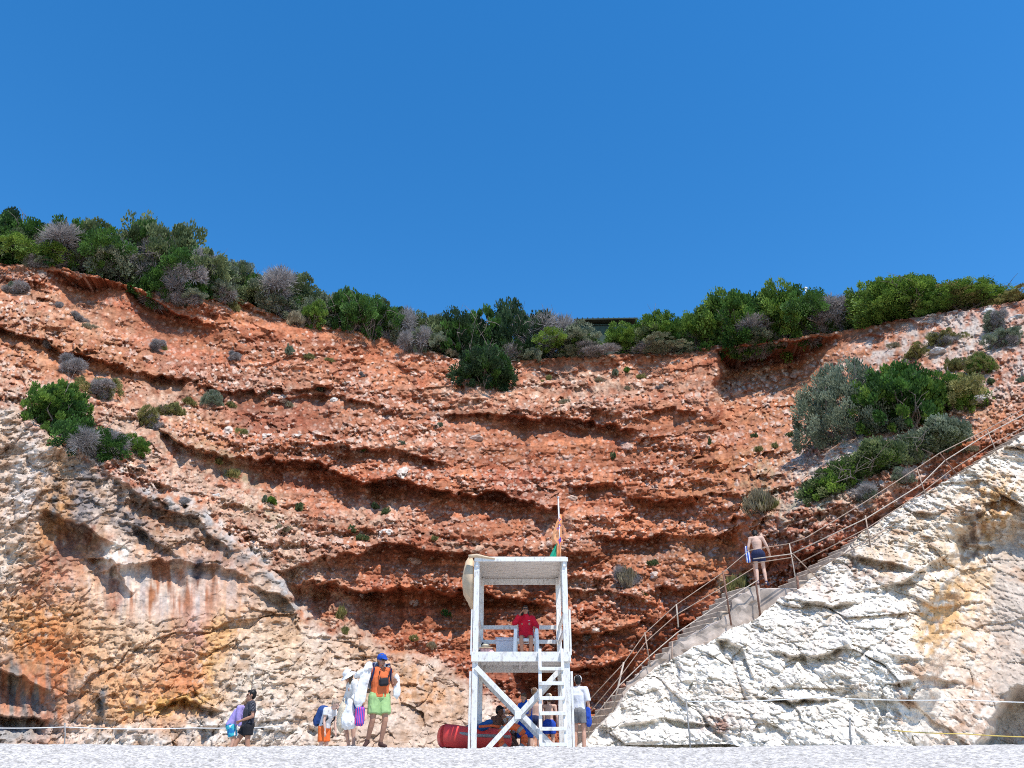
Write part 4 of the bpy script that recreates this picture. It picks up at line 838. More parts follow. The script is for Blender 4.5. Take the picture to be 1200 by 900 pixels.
# ropes
ROPEW = simple_mat('white_rope', (0.75, 0.74, 0.72), 0.8, 0.1, 20, 0); ROPEY = simple_mat('yellow_rope', (0.62, 0.45, 0.12), 0.8, 0.1, 20, 0)
def rope(name, lab, pts, r, mat):
    base = P(*pts[0]); m = MB(); q = [P(*p)-base for p in pts]; out = []
    for a, b in zip(q[:-1], q[1:]):
        for k in range(8): t = k/8; out.append(a.lerp(b, t)-Vector((0, 0, 0.10*4*t*(1-t)*(b-a).length/9)))
    m.tube(out+[q[-1]], r, 6); o = m.build(name, mat, None, True, label=lab, cat='rope'); o.location = base
rope('rope', 'white rope strung low across the beach before the left pale rock', [(-40, 852, 22.6), (75, 852, 22.7), (226, 853, 22.9), (330, 851, 22.9)], .013, ROPEW)
rope('rope', 'white rope strung along the foot of the white rock at right', [(806, 822, 18.6), (960, 817, 18.4), (1130, 820, 18.2), (1260, 823, 18.1)], .011, ROPEW)
rope('rope', 'yellow rope stretched low at the bottom right before the white rock', [(1046, 856, 18.6), (1130, 860, 18.4), (1260, 864, 18.2)], .012, ROPEY)
STK = simple_mat('grey_iron_stake', (0.30, 0.29, 0.28), 0.7, 0.25, 20, 0.2)
def stake(lab, top, bot, d, r):
    a = P(*bot, d); b = P(*top, d); m = MB(); m.tube([a*0-Vector((0, 0, .3)), (b-a)*.5, b-a], r, 7); m.ell(b-a, (r*1.5, r*1.5, r*1.2), 8, 5)
    o = m.build('iron_stake', STK, None, True, label=lab, cat='stake', group='iron stakes holding the ropes'); o.location = a
stake('tall thin iron stake leaning before the white rock right of the tower', (804, 820), (809, 874), 18.6, .016)
stake('short iron stake standing in the beach at the foot of the white rock', (996, 842), (996, 872), 18.5, .022)
stake('thin iron stake holding the rope before the left orange rock', (76, 848), (77, 874), 22.6, .016)
# buildings on the top
HUTG = simple_mat('green_hut_boards', (0.055, 0.085, 0.065), 0.8, 0.25, 3, 0.1); HUTR = simple_mat('dark_roof_felt', (0.035, 0.050, 0.040), 0.9, 0.3, 6, 0.3)
def hut(lab, px0, px1, pyt, pyb, d, tilt):
    a = P(px0, pyb, d); b = P(px1, pyb, d); t = P(px0, pyt, d); e = empty('hut', (a+b)/2, lab, 'hut')
    Lx = (b-a).length; H = t.z-a.z
    m = MB(); m.box((0, 1.6, -1.0), (Lx, 3.2, 2*(H-0.16)+1.6), bev=.02)
    for k in range(9): m.box((-Lx/2+Lx*(k+.5)/9, -0.012, -1.0), (0.05, .03, 2*(H-.2)+1.5))
    m.build('wall', HUTG, e)
    m = MB(); m.box((0, 1.5, H-0.10), (Lx+.5, 3.9, .14), Euler((R(tilt), R(-1.2), 0)), bev=.02)
    for k in range(12): m.box((-Lx/2-.2+(Lx+.4)*(k+.5)/12, 1.5, H-0.02), (.09, 3.9, .09), Euler((R(tilt), R(-1.2), 0)), bev=.02)
    m.build('roof', HUTR, e)
    m = MB(); m.box((0, -0.03, H-0.30), (Lx+.1, .05, .07)); m.build('fascia', HUTG, e)
hut('dark green hut with a flat dark roof peeking over the middle of the cliff top', 677, 744, 377, 396, 52, -3)
hut('dark roofed hut barely visible at the right end of the cliff top', 1186, 1250, 347, 362, 45, 2)
PW = simple_mat('white_paint_post', (0.75, 0.74, 0.72), .6, .1, 10, .1)
m = MB(); m.tube([(0, 0, -3), (0, 0, 0), (.03, 0, .55)], .05, 8, .04); m.ell((.05, 0, .62), (.13, .08, .09), 10, 6); o = m.build('marker_post', PW, None, True, label='white marker post tip rising behind the overhanging dark bushes', cat='post'); o.location = P(945, 347, 46)
# boulders one can pick out
BOULD = rock_mat('boulder_rock', 7.0, 9.0, 0.04)
def boulder(lab, px, py, w, h, tone, seed, dd=0.12):
    d = cliff_D(px, py)+dd; s = d/F; bm = bmesh.new(); bmesh.ops.create_icosphere(bm, subdivisions=4, radius=1)
    co = np.array([tuple(v.co) for v in bm.verts], np.float32)
    n = 0.35*fbm(co[:, 0]*1.1+seed, co[:, 1]*1.1, co[:, 2]*1.1, 3)+0.18*facets(co[:, 0]*1.6+seed, co[:, 2]*1.6+co[:, 1], seed % 60); co = co*(1+n)[:, None]*np.array([w*s, (w+h)*.5*s, h*s])
    for v, c in zip(bm.verts, co): v.co = c
    me = bpy.data.meshes.new('boulder'); bm.to_mesh(me); bm.free(); me.materials.append(BOULD)
    t = np.clip(0.85+0.5*fbm(co[:, 0]*5, co[:, 1]*5, co[:, 2]*5+seed, 3), .4, 1.2)
    a = me.color_attributes.new('rock', 'FLOAT_COLOR', 'POINT'); a.data.foreach_set('color', np.concatenate([t[:, None]*np.array(tone), np.ones((len(co), 1))], 1).astype(np.float32).ravel())
    o = link(bpy.data.objects.new('boulder', me), None, lab, 'boulder'); o.location = P(px, py, d); o.rotation_euler = (0, 0, seed)
for k, a in enumerate([('whitish boulder on the terrace left of the tower roof', 453, 625, 9, 6, (.62, .55, .48)), ('pink boulder set in the red wall under the terrace', 486, 660, 11, 6, (.45, .27, .21)), ('two tone pale boulder on the upper middle ledge', 331, 469, 7, 6, (.60, .48, .40)),
    ('round white stone on the middle ledge', 392, 470, 5, 5, (.64, .58, .52)), ('small white stone on the scree above the left lip', 253, 582, 6, 4, (.64, .6, .55)), ('pale flat boulder on the orange bank near the stair top', 1149, 469, 12, 6, (.58, .53, .48)),
    ('pale grey rock slab left of the compact green cushion', 1100, 415, 15, 6, (.52, .49, .46)), ('pale stone poking out of the shaded big alcove', 485, 707, 6, 6, (.42, .33, .30)), ('small pale stone in the dark alcove near the tower', 422, 698, 5, 5, (.45, .38, .36)),
    ('tan pointed rock beside the top of the flagpole', 669, 585, 9, 4, (.55, .40, .31)), ('white stone above the pale dead bush right of the flag', 768, 675, 7, 5, (.62, .5, .42)), ('white rock on the crest of the right slope', 1158, 366, 9, 5, (.6, .57, .53)), ('whitish stone beside the top right ledge', 1190, 373, 8, 4, (.6, .57, .53)), ('reddish pale stone under the centre overhang', 558, 514, 9, 5, (.5, .36, .29))]):
    boulder(*a, seed=k*7+3)
# ================================================================== lifeguard tower
def paint_mat(name, col, wear, scale):
    m, nt, b = new_mat(name); tc = N(nt, 'ShaderNodeTexCoord'); mp = N(nt, 'ShaderNodeMapping'); mp.inputs['Scale'].default_value = scale
    no = N(nt, 'ShaderNodeTexNoise', Scale=5.0, Detail=8.0, Roughness=0.7); ra = N(nt, 'ShaderNodeValToRGB')
    nt.links.new(tc.outputs['Object'], mp.inputs[0]); nt.links.new(mp.outputs[0], no.inputs['Vector']); nt.links.new(no.outputs['Fac'], ra.inputs['Fac'])
    e = ra.color_ramp.elements; e[0].position = 0.34; e[0].color = (*wear, 1); e[1].position = 0.48; e[1].color = (*col, 1)
    nt.links.new(ra.outputs[0], b.inputs['Base Color']); b.inputs['Roughness'].default_value = 0.6
    bu = N(nt, 'ShaderNodeBump', Strength=0.25, Distance=0.01); nt.links.new(no.outputs['Fac'], bu.inputs['Height']); nt.links.new(bu.outputs[0], b.inputs['Normal'])
    return m
WP = paint_mat('white_painted_timber', (0.74, 0.73, 0.715), (0.44, 0.41, 0.38), (3, 3, 1.2))
WB = paint_mat('worn_white_boards', (0.64, 0.60, 0.55), (0.24, 0.20, 0.17), (0.8, 5, 5))
CANV = simple_mat('cream_canvas', (0.62, 0.47, 0.32), 0.9, 0.15, 6, 0.3)
TX0, TX1, TD0, TD1 = -0.872, 1.298, 20.0, 22.25
TG0 = float(ground(0.2, 21))
ZF = 3.27; ZR = 5.50
tower = empty('lifeguard_tower', (0.21, 21.1, TG0), 'white painted timber lifeguard tower with boarded roof on the beach', 'lifeguard tower')
TL = tower.location
def tb(name, bars, mat=WP, boxes=()):
    m = MB()
    for a, b, w_, h_ in bars: m.bar(Vector(a)-TL, Vector(b)-TL, w_, h_)
    for c, d in boxes: m.box(Vector(c)-TL, d, bev=.006)
    return m.build(name, mat, tower)
for x in (TX0, TX1):
    for y in (TD0, TD1):
        xi = x if y == TD0 else x+(0.04 if x < 0 else -0.04)
        tb('post', [((xi, y, TG0-.5), (xi, y, ZR-0.02), .13, .13)])
    sg = -1 if x < 0 else 1
    tb('post_batten', [((x+sg*.105, TD0+.02, TG0-.4), (x+sg*.105, TD0+.02, ZF-.42), .055, .11)])
    tb('post_batten', [((x+sg*.10, TD0+.02, ZF-.05), (x+sg*.10, TD0+.02, ZF+1.0), .045, .10)])
    tb('roof_beam', [((x, TD0-.1, ZR-.10), (x, TD1+.1, ZR-.10), .07, .20)])
    tb('floor_beam', [((x, TD0+.05, ZF-.16), (x, TD1+.05, ZF-.16), .08, .22)])
    # side braces and rails
    for z in ((ZF+.53, ZF+.90) if x > 0 else (ZF+.53, ZF+.9)): tb('side_rail', [((x-sg*.03, TD0+.06, z), (x-sg*.03, TD1-.05, z), .06, .09)])
    tb('brace', [((x, TD0+.1, TG0+.2), (x, TD1-.1, ZF-.35), .05, .10)])
tb('brace', [((TX1-.12, TD1-.5, ZF+.5), (TX1-.06, TD1-.05, ZF+1.35), .05, .07)])
for z in (ZF+.90, ZF+.53): tb('back_rail', [((TX0+.05, TD1-.02, z), (TX1-.05, TD1-.02, z), .06, .10)])
tb('front_beam', [((TX0-.09, TD0-.10, ZF-.10), (TX1+.09, TD0-.10, ZF-.10), .05, .22)])
tb('back_beam', [((TX0, TD1+.1, ZF-.12), (TX1, TD1+.1, ZF-.12), .05, .22)])
tb('roof_front_beam', [((TX0-.06, TD0-.10, ZR-.03), (TX1+.09, TD0-.10, ZR-.03), .05, .10)])
tb('roof_back_beam', [((TX0-.02, TD1+.12, ZR-.09), (TX1+.02, TD1+.12, ZR-.09), .05, .16)])
m = MB(); nb = 9
for k in range(nb): m.box(Vector(((TX0+TX1)/2, TD0-.06+(TD1-TD0+.24)*(k+.5)/nb, ZF-.015+.003*(k % 2)))-TL, (TX1-TX0+.04, (TD1-TD0+.24)/nb*.965, .04), bev=.004)
m.build('floor', WB, tower)
tb('joist', [((.21, TD0-.05, ZF-.10), (.21, TD1+.05, ZF-.10), .06, .13)]); tb('joist', [((TX0+.1, TD0+1.1, ZF-.11), (TX1-.1, TD0+1.1, ZF-.11), .06, .12)])
m = MB(); nb = 10
for k in range(nb): m.box(Vector(((TX0+TX1)/2, TD0-.12+(TD1-TD0+.30)*(k+.5)/nb, ZR+.02+.002*(k % 3)))-TL, (TX1-TX0+.10, (TD1-TD0+.30)/nb*.975, .035), bev=.004)
m.build('roof', WB, tower)
# crossed braces, front and back pair
for y, dz in ((TD0-.02, 0), (TD1+.02, 0)):
    tb('brace', [((TX0+.02, y-.06, ZF-.33), (TX1-.30, y-.06, TG0+.05), .045, .11)])
    tb('brace', [((TX0+.20, y-.12, TG0-.05), (TX1-.18, y-.12, ZF-.40), .045, .11)])
tb('brace_plate', [], boxes=[(P(607, 838, TD0-.17), (.15, .03, .17))])
lad = []
LX0, LX1 = .655, 1.175
tb('ladder_rail', [((LX0, TD0-.20, ZF+.06), (LX0-.02, TD0-.52, TG0-.1), .075, .09)]); tb('ladder_rail', [((LX1, TD0-.20, ZF+.06), (LX1+.03, TD0-.52, TG0-.1), .075, .09)])
for k in range(6):
    z = 2.88-.322*k; t = (ZF+.06-z)/(ZF+.06-TG0+.1)
    tb('ladder_rung', [((LX0-.02*t-.02, TD0-.26-.32*t, z), (LX1+.03*t+.02, TD0-.26-.32*t, z), .07, .075)])
# canvas bundle hanging from the roof corner: a thing of its own
m = MB(); rg = random.Random(3)
x0 = TX0-.10
pts = [(0, 0.0), (-.10, .02), (-.17, -.10), (-.22, -.26), (-.26, -.46), (-.24, -.66), (-.17, -.82), (-.07, -.96), (0.02, -1.06)]
v = []; nd = 12
for j in range(nd):
    y = 1.5*j/(nd-1)
    for i, (dx, dz) in enumerate(pts): v.append((dx*(1+.08*math.sin(j*1.7+i))-.02*math.sin(j*2.3), y, dz*(1-.10*math.sin(j*.9))+.03*math.sin(j*2.1+i)))
n = len(pts); f = [[j*n+i, j*n+i+1, (j+1)*n+i+1, (j+1)*n+i] for j in range(nd-1) for i in range(n-1)]
f += [[j*n+n-1, j*n, (j+1)*n, (j+1)*n+n-1] for j in range(nd-1)]+[list(range(n))[::-1], [(nd-1)*n+i for i in range(n)]]
cv = mesh_obj('canvas', v, f, CANV, None, True, label='cream canvas sheet bulging from the left side of the tower roof', cat='canvas'); cv.location = (x0, TD0-.02, ZR+.01)
m = MB(); m.tube([(x0-.1, TD0-.14, ZR+.03), (x0+.1, TD0-.16, ZR+.06), (x0+.3, TD0-.15, ZR+.02), (x0+.55, TD0-.14, ZR-.02)], .05, 8, .02); o = m.build('fold', CANV, cv, True); o.matrix_parent_inverse = Matrix.Translation(-cv.location)
# flag and pole
flag = empty('flag', (TX1-.05, TD0+.35, ZF+1.0), 'orange and green flag hanging limp on a grey pole above the tower', 'flag')
fz = P(657.5, 583, TD0+.35).z-flag.location.z
POLE = simple_mat('galvanised_pole', (0.50, 0.50, 0.50), .45, .1, 20, 0, .5, .3)
m = MB(); m.tube([(0, 0, 0), (-.02, 0, fz*.5), (-.035, 0, fz)], .022, 8); m.ell((-.035, 0, fz), (.035, .035, .03), 8, 6); m.build('pole', POLE, flag, True)
def flagpart(name, col, pts_l, pts_r, writing=False):
    n = len(pts_l); nx = 10; v = []
    for j in range(n):
        a = Vector(pts_l[j]); b = Vector(pts_r[j])
        for i in range(nx): t = i/(nx-1); p = a.lerp(b, t); p.y += .05*math.sin(t*9+j*.6)*(1-.5*t); v.append(p)
    f = [[j*nx+i, j*nx+i+1, (j+1)*nx+i+1, (j+1)*nx+i] for j in range(n-1) for i in range(nx-1)]
    k = len(v); v += [p+Vector((0, .012, 0)) for p in v]; f += [[q+k for q in reversed(g)] for g in f]
    rim_ = [i for i in range(nx)]+[j*nx+nx-1 for j in range(1, n)]+[(n-1)*nx+i for i in range(nx-2, -1, -1)]+[j*nx for j in range(n-2, 0, -1)]
    f += [[rim_[i], rim_[i-1], rim_[i-1]+k, rim_[i]+k] for i in range(len(rim_))]
    return mesh_obj(name, v, f, simple_mat(name+'_cloth', col, .8, .08, 8, .1), flag, True)
def FP(px, py): p = P(px, py, TD0+.35)-flag.location; return (p.x, p.y-.03, p.z)
flagpart('orange_field', (0.80, 0.36, 0.17), [FP(656, 603), FP(651.5, 613), FP(648, 624), FP(645.5, 632), FP(651.5, 637), FP(652, 645), FP(652, 656)], [FP(658, 603), FP(658, 614), FP(658, 624), FP(658, 632), FP(657.5, 639), FP(657.5, 647), FP(657, 656)])
flagpart('green_field', (0.02, 0.36, 0.22), [FP(651, 638), FP(647.5, 645), FP(643, 654), FP(642, 657)], [FP(653, 637), FP(652.5, 645), FP(651.5, 654), FP(651.5, 657)])
PUR = simple_mat('purple_ink', (0.12, 0.05, 0.45), .8, .1, 20, 0)
m = MB()
for st_ in [[(655.5, 608), (656.5, 610), (655.2, 612)], [(656.5, 615), (654.5, 617.5), (656.8, 617)], [(652.2, 621), (654, 619), (653, 622.5), (655.5, 619.5)], [(653.5, 635), (655, 633), (654.8, 636), (656.6, 631)], [(655, 638), (656.5, 635.5), (656.8, 632)]]:
    m.tube([Vector(FP(*q))+Vector((0, -.075, 0)) for q in st_], .012, 6)
m.build('writing', PUR, flag)
# plastic armchair
CHP = simple_mat('white_plastic', (0.74, 0.77, 0.80), .35, .05, 6, 0, .5)
CX, CY = P(616.5, 764, 21.15).x, 21.15
ch = empty('plastic_chair', (CX, CY, ZF+.01), 'white plastic armchair under the lifeguard on the tower floor', 'chair')
m = MB(); m.box((0, 0, .43), (.50, .50, .035), bev=.012); m.box((0, -.235, .40), (.46, .03, .08), bev=.01); m.build('seat', CHP, ch)
m = MB()
for k in range(6): m.box((-.19+.076*k, .25+.05, .66), (.05, .025, .46), Euler((R(-12), 0, 0)), bev=.008)
m.bar((-.24, .30, .90), (.24, .30, .90), .04, .07); m.build('backrest', CHP, ch)
for s in (-1, 1):
    m = MB(); m.bar((s*.27, -.25, .66), (s*.27, .27, .68), .07, .035); m.build('armrest', CHP, ch)
    m = MB(); m.bar((s*.29, -.26, 0), (s*.265, -.23, .66), .085, .05); m.build('leg', CHP, ch)
    m = MB(); m.bar((s*.25, .30, 0), (s*.24, .24, .66), .07, .05); m.build('leg', CHP, ch)
# cool box + beach bag with straw hat
BOXM = simple_mat('lilac_white_plastic', (0.76, 0.74, 0.80), .5, .06, 5, 0, .4)
pb = P(592, 764, 21.9); bx = empty('cool_box', (pb.x, 21.75, ZF+.01), 'pale lilac white cool box beside the armchair on the tower', 'cool box')
m = MB(); m.box((0, 0, .24), (.46, .34, .46), bev=.025); m.build('body', BOXM, bx); m = MB(); m.box((0, 0, .50), (.48, .36, .06), bev=.02); m.build('lid', BOXM, bx)
m = MB(); m.tube([(-.245, -.02, .40), (-.27, -.02, .50), (-.25, -.02, .56), (.25, -.02, .56), (.27, -.02, .50), (.245, -.02, .40)], .012, 6); m.build('handle', BOXM, bx)
PINK = simple_mat('pink_white_cloth', (0.66, 0.40, 0.40), .9, .45, 22, .2); STRAW = simple_mat('straw_hat', (0.66, 0.56, 0.42), .9, .2, 40, .4); BLACKC = simple_mat('black_cloth', (0.02, 0.02, 0.025), .8, .3, 12, .1)
pb = P(569, 764, 20.75); bag = empty('beach_bag', (pb.x+.0, 20.75, ZF+.01), 'pink and white cloth bag on the left of the tower floor', 'bag')
m = MB(); m.ell((0, 0, .09), (.19, .13, .12)); m.ell((.08, -.02, .06), (.14, .1, .08)); m.remesh('body', PINK, bag, .014, 2, .02, 3)
m = MB(); m.tube([(-.1, -.02, .15), (-.16, -.12, .10), (-.2, -.13, .02)], .014, 6); m.build('strap', BLACKC, bag, True)
ht = empty('straw_hat', (pb.x, 20.72, ZF+.20), 'straw hat with a dark band lying on the pink bag', 'hat')
m = MB(); m.ell((0, 0, 0), (.19, .17, .018)); m.ell((0, 0, .045), (.10, .09, .065)); m.build('brim', STRAW, ht, True)
m = MB(); m.cone((0, 0, .012), (0, 0, .040), .106, .104, 16, 0); m.build('band', BLACKC, ht, True)
m = MB(); m.ell((-.0, 0, .13), (.085, .07, .17)); m.ell((-.03, .02, .27), (.04, .04, .06)); o = m.remesh('black_bag', BLACKC, None, .014, 2, .02, 5, label='small black bag against the left post of the tower', cat='bag'); o.location = (TX0+.17, 20.85, ZF+.01)
# ================================================================== people
def skin_mat(name, c):
    m = simple_mat(name, c, .6, .12, 14, .08, .3); b = [n for n in m.node_tree.nodes if n.type == 'BSDF_PRINCIPLED'][0]
    return m
SK = {'fair': skin_mat('fair_skin', (0.56, 0.32, 0.23)), 'tan': skin_mat('tanned_skin', (0.42, 0.215, 0.14)), 'brown': skin_mat('deep_tan_skin', (0.17, 0.075, 0.045)), 'pale': skin_mat('pale_skin', (0.62, 0.40, 0.31))}
HAIRB = simple_mat('black_hair', (0.012, 0.010, 0.010), .5, .3, 30, .4); HAIRN = simple_mat('brown_hair', (0.16, 0.095, 0.055), .6, .4, 30, .4); HAIRG = simple_mat('fair_cropped_hair', (0.42, 0.31, 0.23), .7, .3, 30, .3)
GLASS = simple_mat('dark_lens', (0.006, 0.006, 0.008), .15, .05, 5, 0, .6); LIP = simple_mat('lips', (0.35, 0.11, 0.09), .5, .1, 8, 0)
def cloth(name, c, **k): return simple_mat(name, c, .85, k.get('var', .16), k.get('scale', 9), .2)
def stripe_mat(name, c1, c2, sc):
    m, nt, b = new_mat(name); tc = N(nt, 'ShaderNodeTexCoord'); wv = N(nt, 'ShaderNodeTexWave', wave_type='BANDS', bands_direction='X', Scale=sc, Distortion=.4)
    ra = N(nt, 'ShaderNodeValToRGB'); e = ra.color_ramp.elements; e[0].position = .55; e[0].color = (*c1, 1); e[1].position = .75; e[1].color = (*c2, 1)
    nt.links.new(tc.outputs['Object'], wv.inputs['Vector']); nt.links.new(wv.outputs['Fac'], ra.inputs[0]); nt.links.new(ra.outputs[0], b.inputs['Base Color']); b.inputs['Roughness'].default_value = .8
    return m
V_ = Vector
STD = dict(pelvis=(0, 0, .97), waist=(0, 0, 1.10), chest=(0, 0, 1.30), neck=(0, .01, 1.47), head=(0, -.015, 1.625),
           shl=(.185, .01, 1.42), shr=(-.185, .01, 1.42), ell=(.235, .03, 1.13), elr=(-.235, .03, 1.13), wrl=(.245, -.06, .88), wrr=(-.245, -.06, .88),
           hal=(.25, -.09, .79), har=(-.25, -.09, .79), hpl=(.09, 0, .93), hpr=(-.09, 0, .93), knl=(.105, -.03, .50), knr=(-.105, -.03, .50), anl=(.11, .02, .085), anr=(-.11, .02, .085), tol=(.13, -.14, .03), tor=(-.13, -.14, .03))
class Person:
    def __init__(s, label, loc, rz, height, skin, pose=None, headrot=(0, 0, 0), fem=False, build=1.0, group=None):
        k = height/1.75; s.k = k; s.b = build*k; s.skin = SK[skin]
        s.J = {n: V_(v)*k for n, v in {**STD, **(pose or {})}.items()}
        s.hr = Euler([R(a) for a in headrot]).to_matrix(); s.fem = fem
        s.e = empty('person', loc, label, 'person', R(rz), group); s.body()
    def H(s, p): return s.J['head']+s.hr @ (V_(p)*s.k)
    def body(s):
        J, b, k = s.J, s.b, s.k; m = MB()
        m.cone(J['pelvis'], J['waist'], .148*b, .125*b, 14, 2, .72); m.cone(J['waist'], J['chest'], .125*b, .150*b, 14, 2, .72)
        top = J['chest'].lerp(J['neck'], .55); m.cone(J['chest'], top, .150*b, .12*b, 14, 2, .70)
        m.cone(J['shl'], J['shr'], .058*b, .058*b, 10, 2); m.cone(top, J['neck'], .085*b, .056*k, 12, 1)
        m.cone(J['neck'], J['head']-s.hr @ V_((0, -.0, .05*k)), .054*k, .05*k, 12, 2)
        m.ell(s.H((0, .012, .02)), (.074*k, .094*k, .105*k), rot=s.hr.to_euler()); m.ell(s.H((0, -.025, -.055)), (.056*k, .066*k, .062*k), rot=s.hr.to_euler())
        m.cone(s.H((0, -.085, .015)), s.H((0, -.108, -.022)), .010*k, .016*k, 8, 2); m.ell(s.H((0, -.082, .03)), (.055*k, .018*k, .012*k), rot=s.hr.to_euler()); m.ell(s.H((0, -.078, -.062)), (.026*k, .018*k, .010*k), rot=s.hr.to_euler()); m.ell(s.H((0, -.072, -.098)), (.026*k, .022*k, .02*k), rot=s.hr.to_euler())
        for sg in (-1, 1): m.ell(s.H((sg*.078, .012, .0)), (.012*k, .022*k, .034*k), 8, 6, rot=s.hr.to_euler())
        for q in 'lr':
            a = .048*b; sh, el, wr, ha = J['sh'+q], J['el'+q], J['wr'+q], J['ha'+q]
            m.cone(sh, el, a*1.12, a*.80, 10, 2); m.cone(el, el.lerp(wr, .4), a*.80, a*.82, 10, 2); m.cone(el.lerp(wr, .4), wr, a*.82, .026*k, 10, 2)
            d = (ha-wr).normalized(); sd = V_((0, 0, 1)).cross(d)
            if sd.length < .3: sd = V_((0, 1, 0)).cross(d)
            sd.normalize(); nrm = d.cross(sd)
            if sd.y > 0: sd = -sd
            pe = wr+d*.085*k
            m.cone(wr, pe, .027*k, .038*k, 10, 2, .5, up=nrm)
            for f in range(4):
                o = (f-1.5)*.020*k; L = (.066, .078, .073, .056)[f]*k; p0 = pe+sd*o-d*.01*k; p1 = p0+d*L*.55+nrm*.008*k; p2 = p1+(d*.75+nrm*.65*(1 if nrm.z < 0 else -1)).normalized()*L*.5
                m.cone(p0, p1, .0092*k, .0088*k, 7, 1); m.cone(p1, p2, .0088*k, .0075*k, 7, 2)
            t0 = wr+d*.025*k+sd*.026*k; t1 = t0+(d*.7+sd*.7)*.034*k; m.cone(t0, t1, .0115*k, .0098*k, 7, 1); m.cone(t1, t1+(d*.95+sd*.2)*.030*k, .0098*k, .0085*k, 7, 2)
            l = .088*b; hp, kn, an, to = J['hp'+q], J['kn'+q], J['an'+q], J['to'+q]
            m.cone(hp, kn, l, l*.60, 12, 2); m.cone(kn, kn.lerp(an, .32), l*.60, l*.64, 12, 2); m.cone(kn.lerp(an, .32), an, l*.64, .037*k, 12, 2)
            m.cone(an+V_((0, 0, -.03*k)), to, .040*k, .032*k, 10, 2, .8); m.ell(an+(an-to).normalized()*.03*k+V_((0, 0, -.045*k)), (.035*k, .035*k, .035*k), 8, 6)
        m.ell(J['pelvis']+V_((0, .02*k, -.03*k)), (.155*b, .115*b, .12*b))
        if s.fem:
            for sg in (-1, 1): m.ell(J['chest']+V_((sg*.07*k, -.095*k, -.03*k)), (.06*k, .05*k, .06*k), 10, 7)
        s.mesh = m.remesh('body', s.skin, s.e, .0105*max(.8, k), 5)
        m = MB(); m.ell(s.H((0, -.093, -.062)), (.022*k, .008*k, .008*k), 10, 6, rot=s.hr.to_euler()); m.build('mouth', LIP, s.mesh, True)
        EY = GLASS
        for sg in (-1, 1):
            m = MB(); m.ell(s.H((sg*.031, -.083, .012)), (.013*k, .008*k, .007*k), 8, 6, rot=s.hr.to_euler()); m.build('eye', EY, s.mesh, True)
    def shirt(s, name, mat, sleeve=.6, hem=0.0, loose=1.14, neck=True, fold=.008, vox=.013):
        J, b, k = s.J, s.b*loose, s.k; m = MB()
        h = J['pelvis'].lerp(J['waist'], 0.15)+(J['pelvis']-J['waist'])*hem
        m.cone(h, J['waist'], .158*b, .142*b, 16, 0, .76); m.cone(J['waist'], J['chest'], .142*b, .158*b, 16, 1, .76)
        top = J['chest'].lerp(J['neck'], .55); m.cone(J['chest'], top, .158*b, .125*b, 16, 1, .72); m.cone(J['shl'], J['shr'], .066*b, .066*b, 12, 1)
        if neck: m.cone(top, J['chest'].lerp(J['neck'], .92), .09*b, .062*b, 14, 0)
        if sleeve > 0:
            for q in 'lr':
                sh, el, wr = J['sh'+q], J['el'+q], J['wr'+q]
                if sleeve <= 1: m.cone(sh, sh.lerp(el, sleeve), .064*b, .064*b, 12, 0)
                else: m.cone(sh, el, .064*b, .054*b, 12, 1); m.cone(el, el.lerp(wr, sleeve-1), .054*b, .046*b, 12, 0)
                m.ell(sh, (.064*b,)*3, 10, 7)
        return m.remesh(name, mat, s.e, vox, 2, fold, 3)
    def shorts(s, name, mat, leg=.6, loose=1.16, fold=.007, top=.35):
        J, b, k = s.J, s.b*loose, s.k; m = MB()
        m.cone(J['pelvis']+V_((0, .01*k, -.06*k)), J['pelvis'].lerp(J['waist'], top), .155*b, .138*b, 16, 0, .78); m.ell(J['pelvis']+V_((0, .02*k, -.03*k)), (.160*b, .118*b, .13*b))
        for q in 'lr': hp = J['hp'+q]; kn = J['kn'+q]; m.cone(hp, hp.lerp(kn, leg), .100*b, .098*b*(1-.10*leg), 14, 0); m.ell(hp, (.098*b,)*3, 10, 7)
        return m.remesh(name, mat, s.e, .013, 2, fold, 9)
    def cap(s, mat, brim=True, rot=0, name='cap'):
        k = s.k; m = MB()
        m.ell(s.H((0, .014, .055)), (.096*k, .116*k, .090*k), 18, 10, rot=s.hr.to_euler())
        if brim:
            a = R(rot); m.cone(s.H((.03*math.cos(a), -.07*math.cos(a)+.02, .045)), s.H((-.0, -.155*math.cos(a), .03)), .07*k, .055*k, 14, 2, .12, up=s.hr @ V_((0, 0, 1)))
        return m.remesh(name, mat, s.e, .009, 1)
    def hat(s, mat, r=.19, name='sun_hat', droop=.03):
        k = s.k; m = MB(); m.ell(s.H((0, .012, .075)), (.099*k, .116*k, .085*k), 16, 9, rot=s.hr.to_euler())
        m.cone(s.H((0, .012, .055)), s.H((0, .012, .055-droop)), .10*k, r*k, 22, 0); return m.remesh(name, mat, s.e, .010, 1, .006, 4)
    def hair(s, mat, length=0.0, back=True):
        k = s.k; m = MB()
        m.ell(s.H((0, .040, .045)), (.086*k, .090*k, .092*k), 16, 10, rot=s.hr.to_euler()); m.ell(s.H((0, .05, -.01)), (.076*k, .068*k, .085*k), rot=s.hr.to_euler())
        m.ell(s.H((0, -.03, .098)), (.06*k, .045*k, .028*k), rot=s.hr.to_euler())
        if length:
            for sg in (-1, -.4, .4, 1):
                a = s.H((sg*.065, .04, .0)); m.cone(a, a+V_((sg*.03*k, .03*k, -length*k)), .04*k, .022*k, 8, 2)
        return m.remesh('hair', mat, s.e, .011, 1, .012, 7)
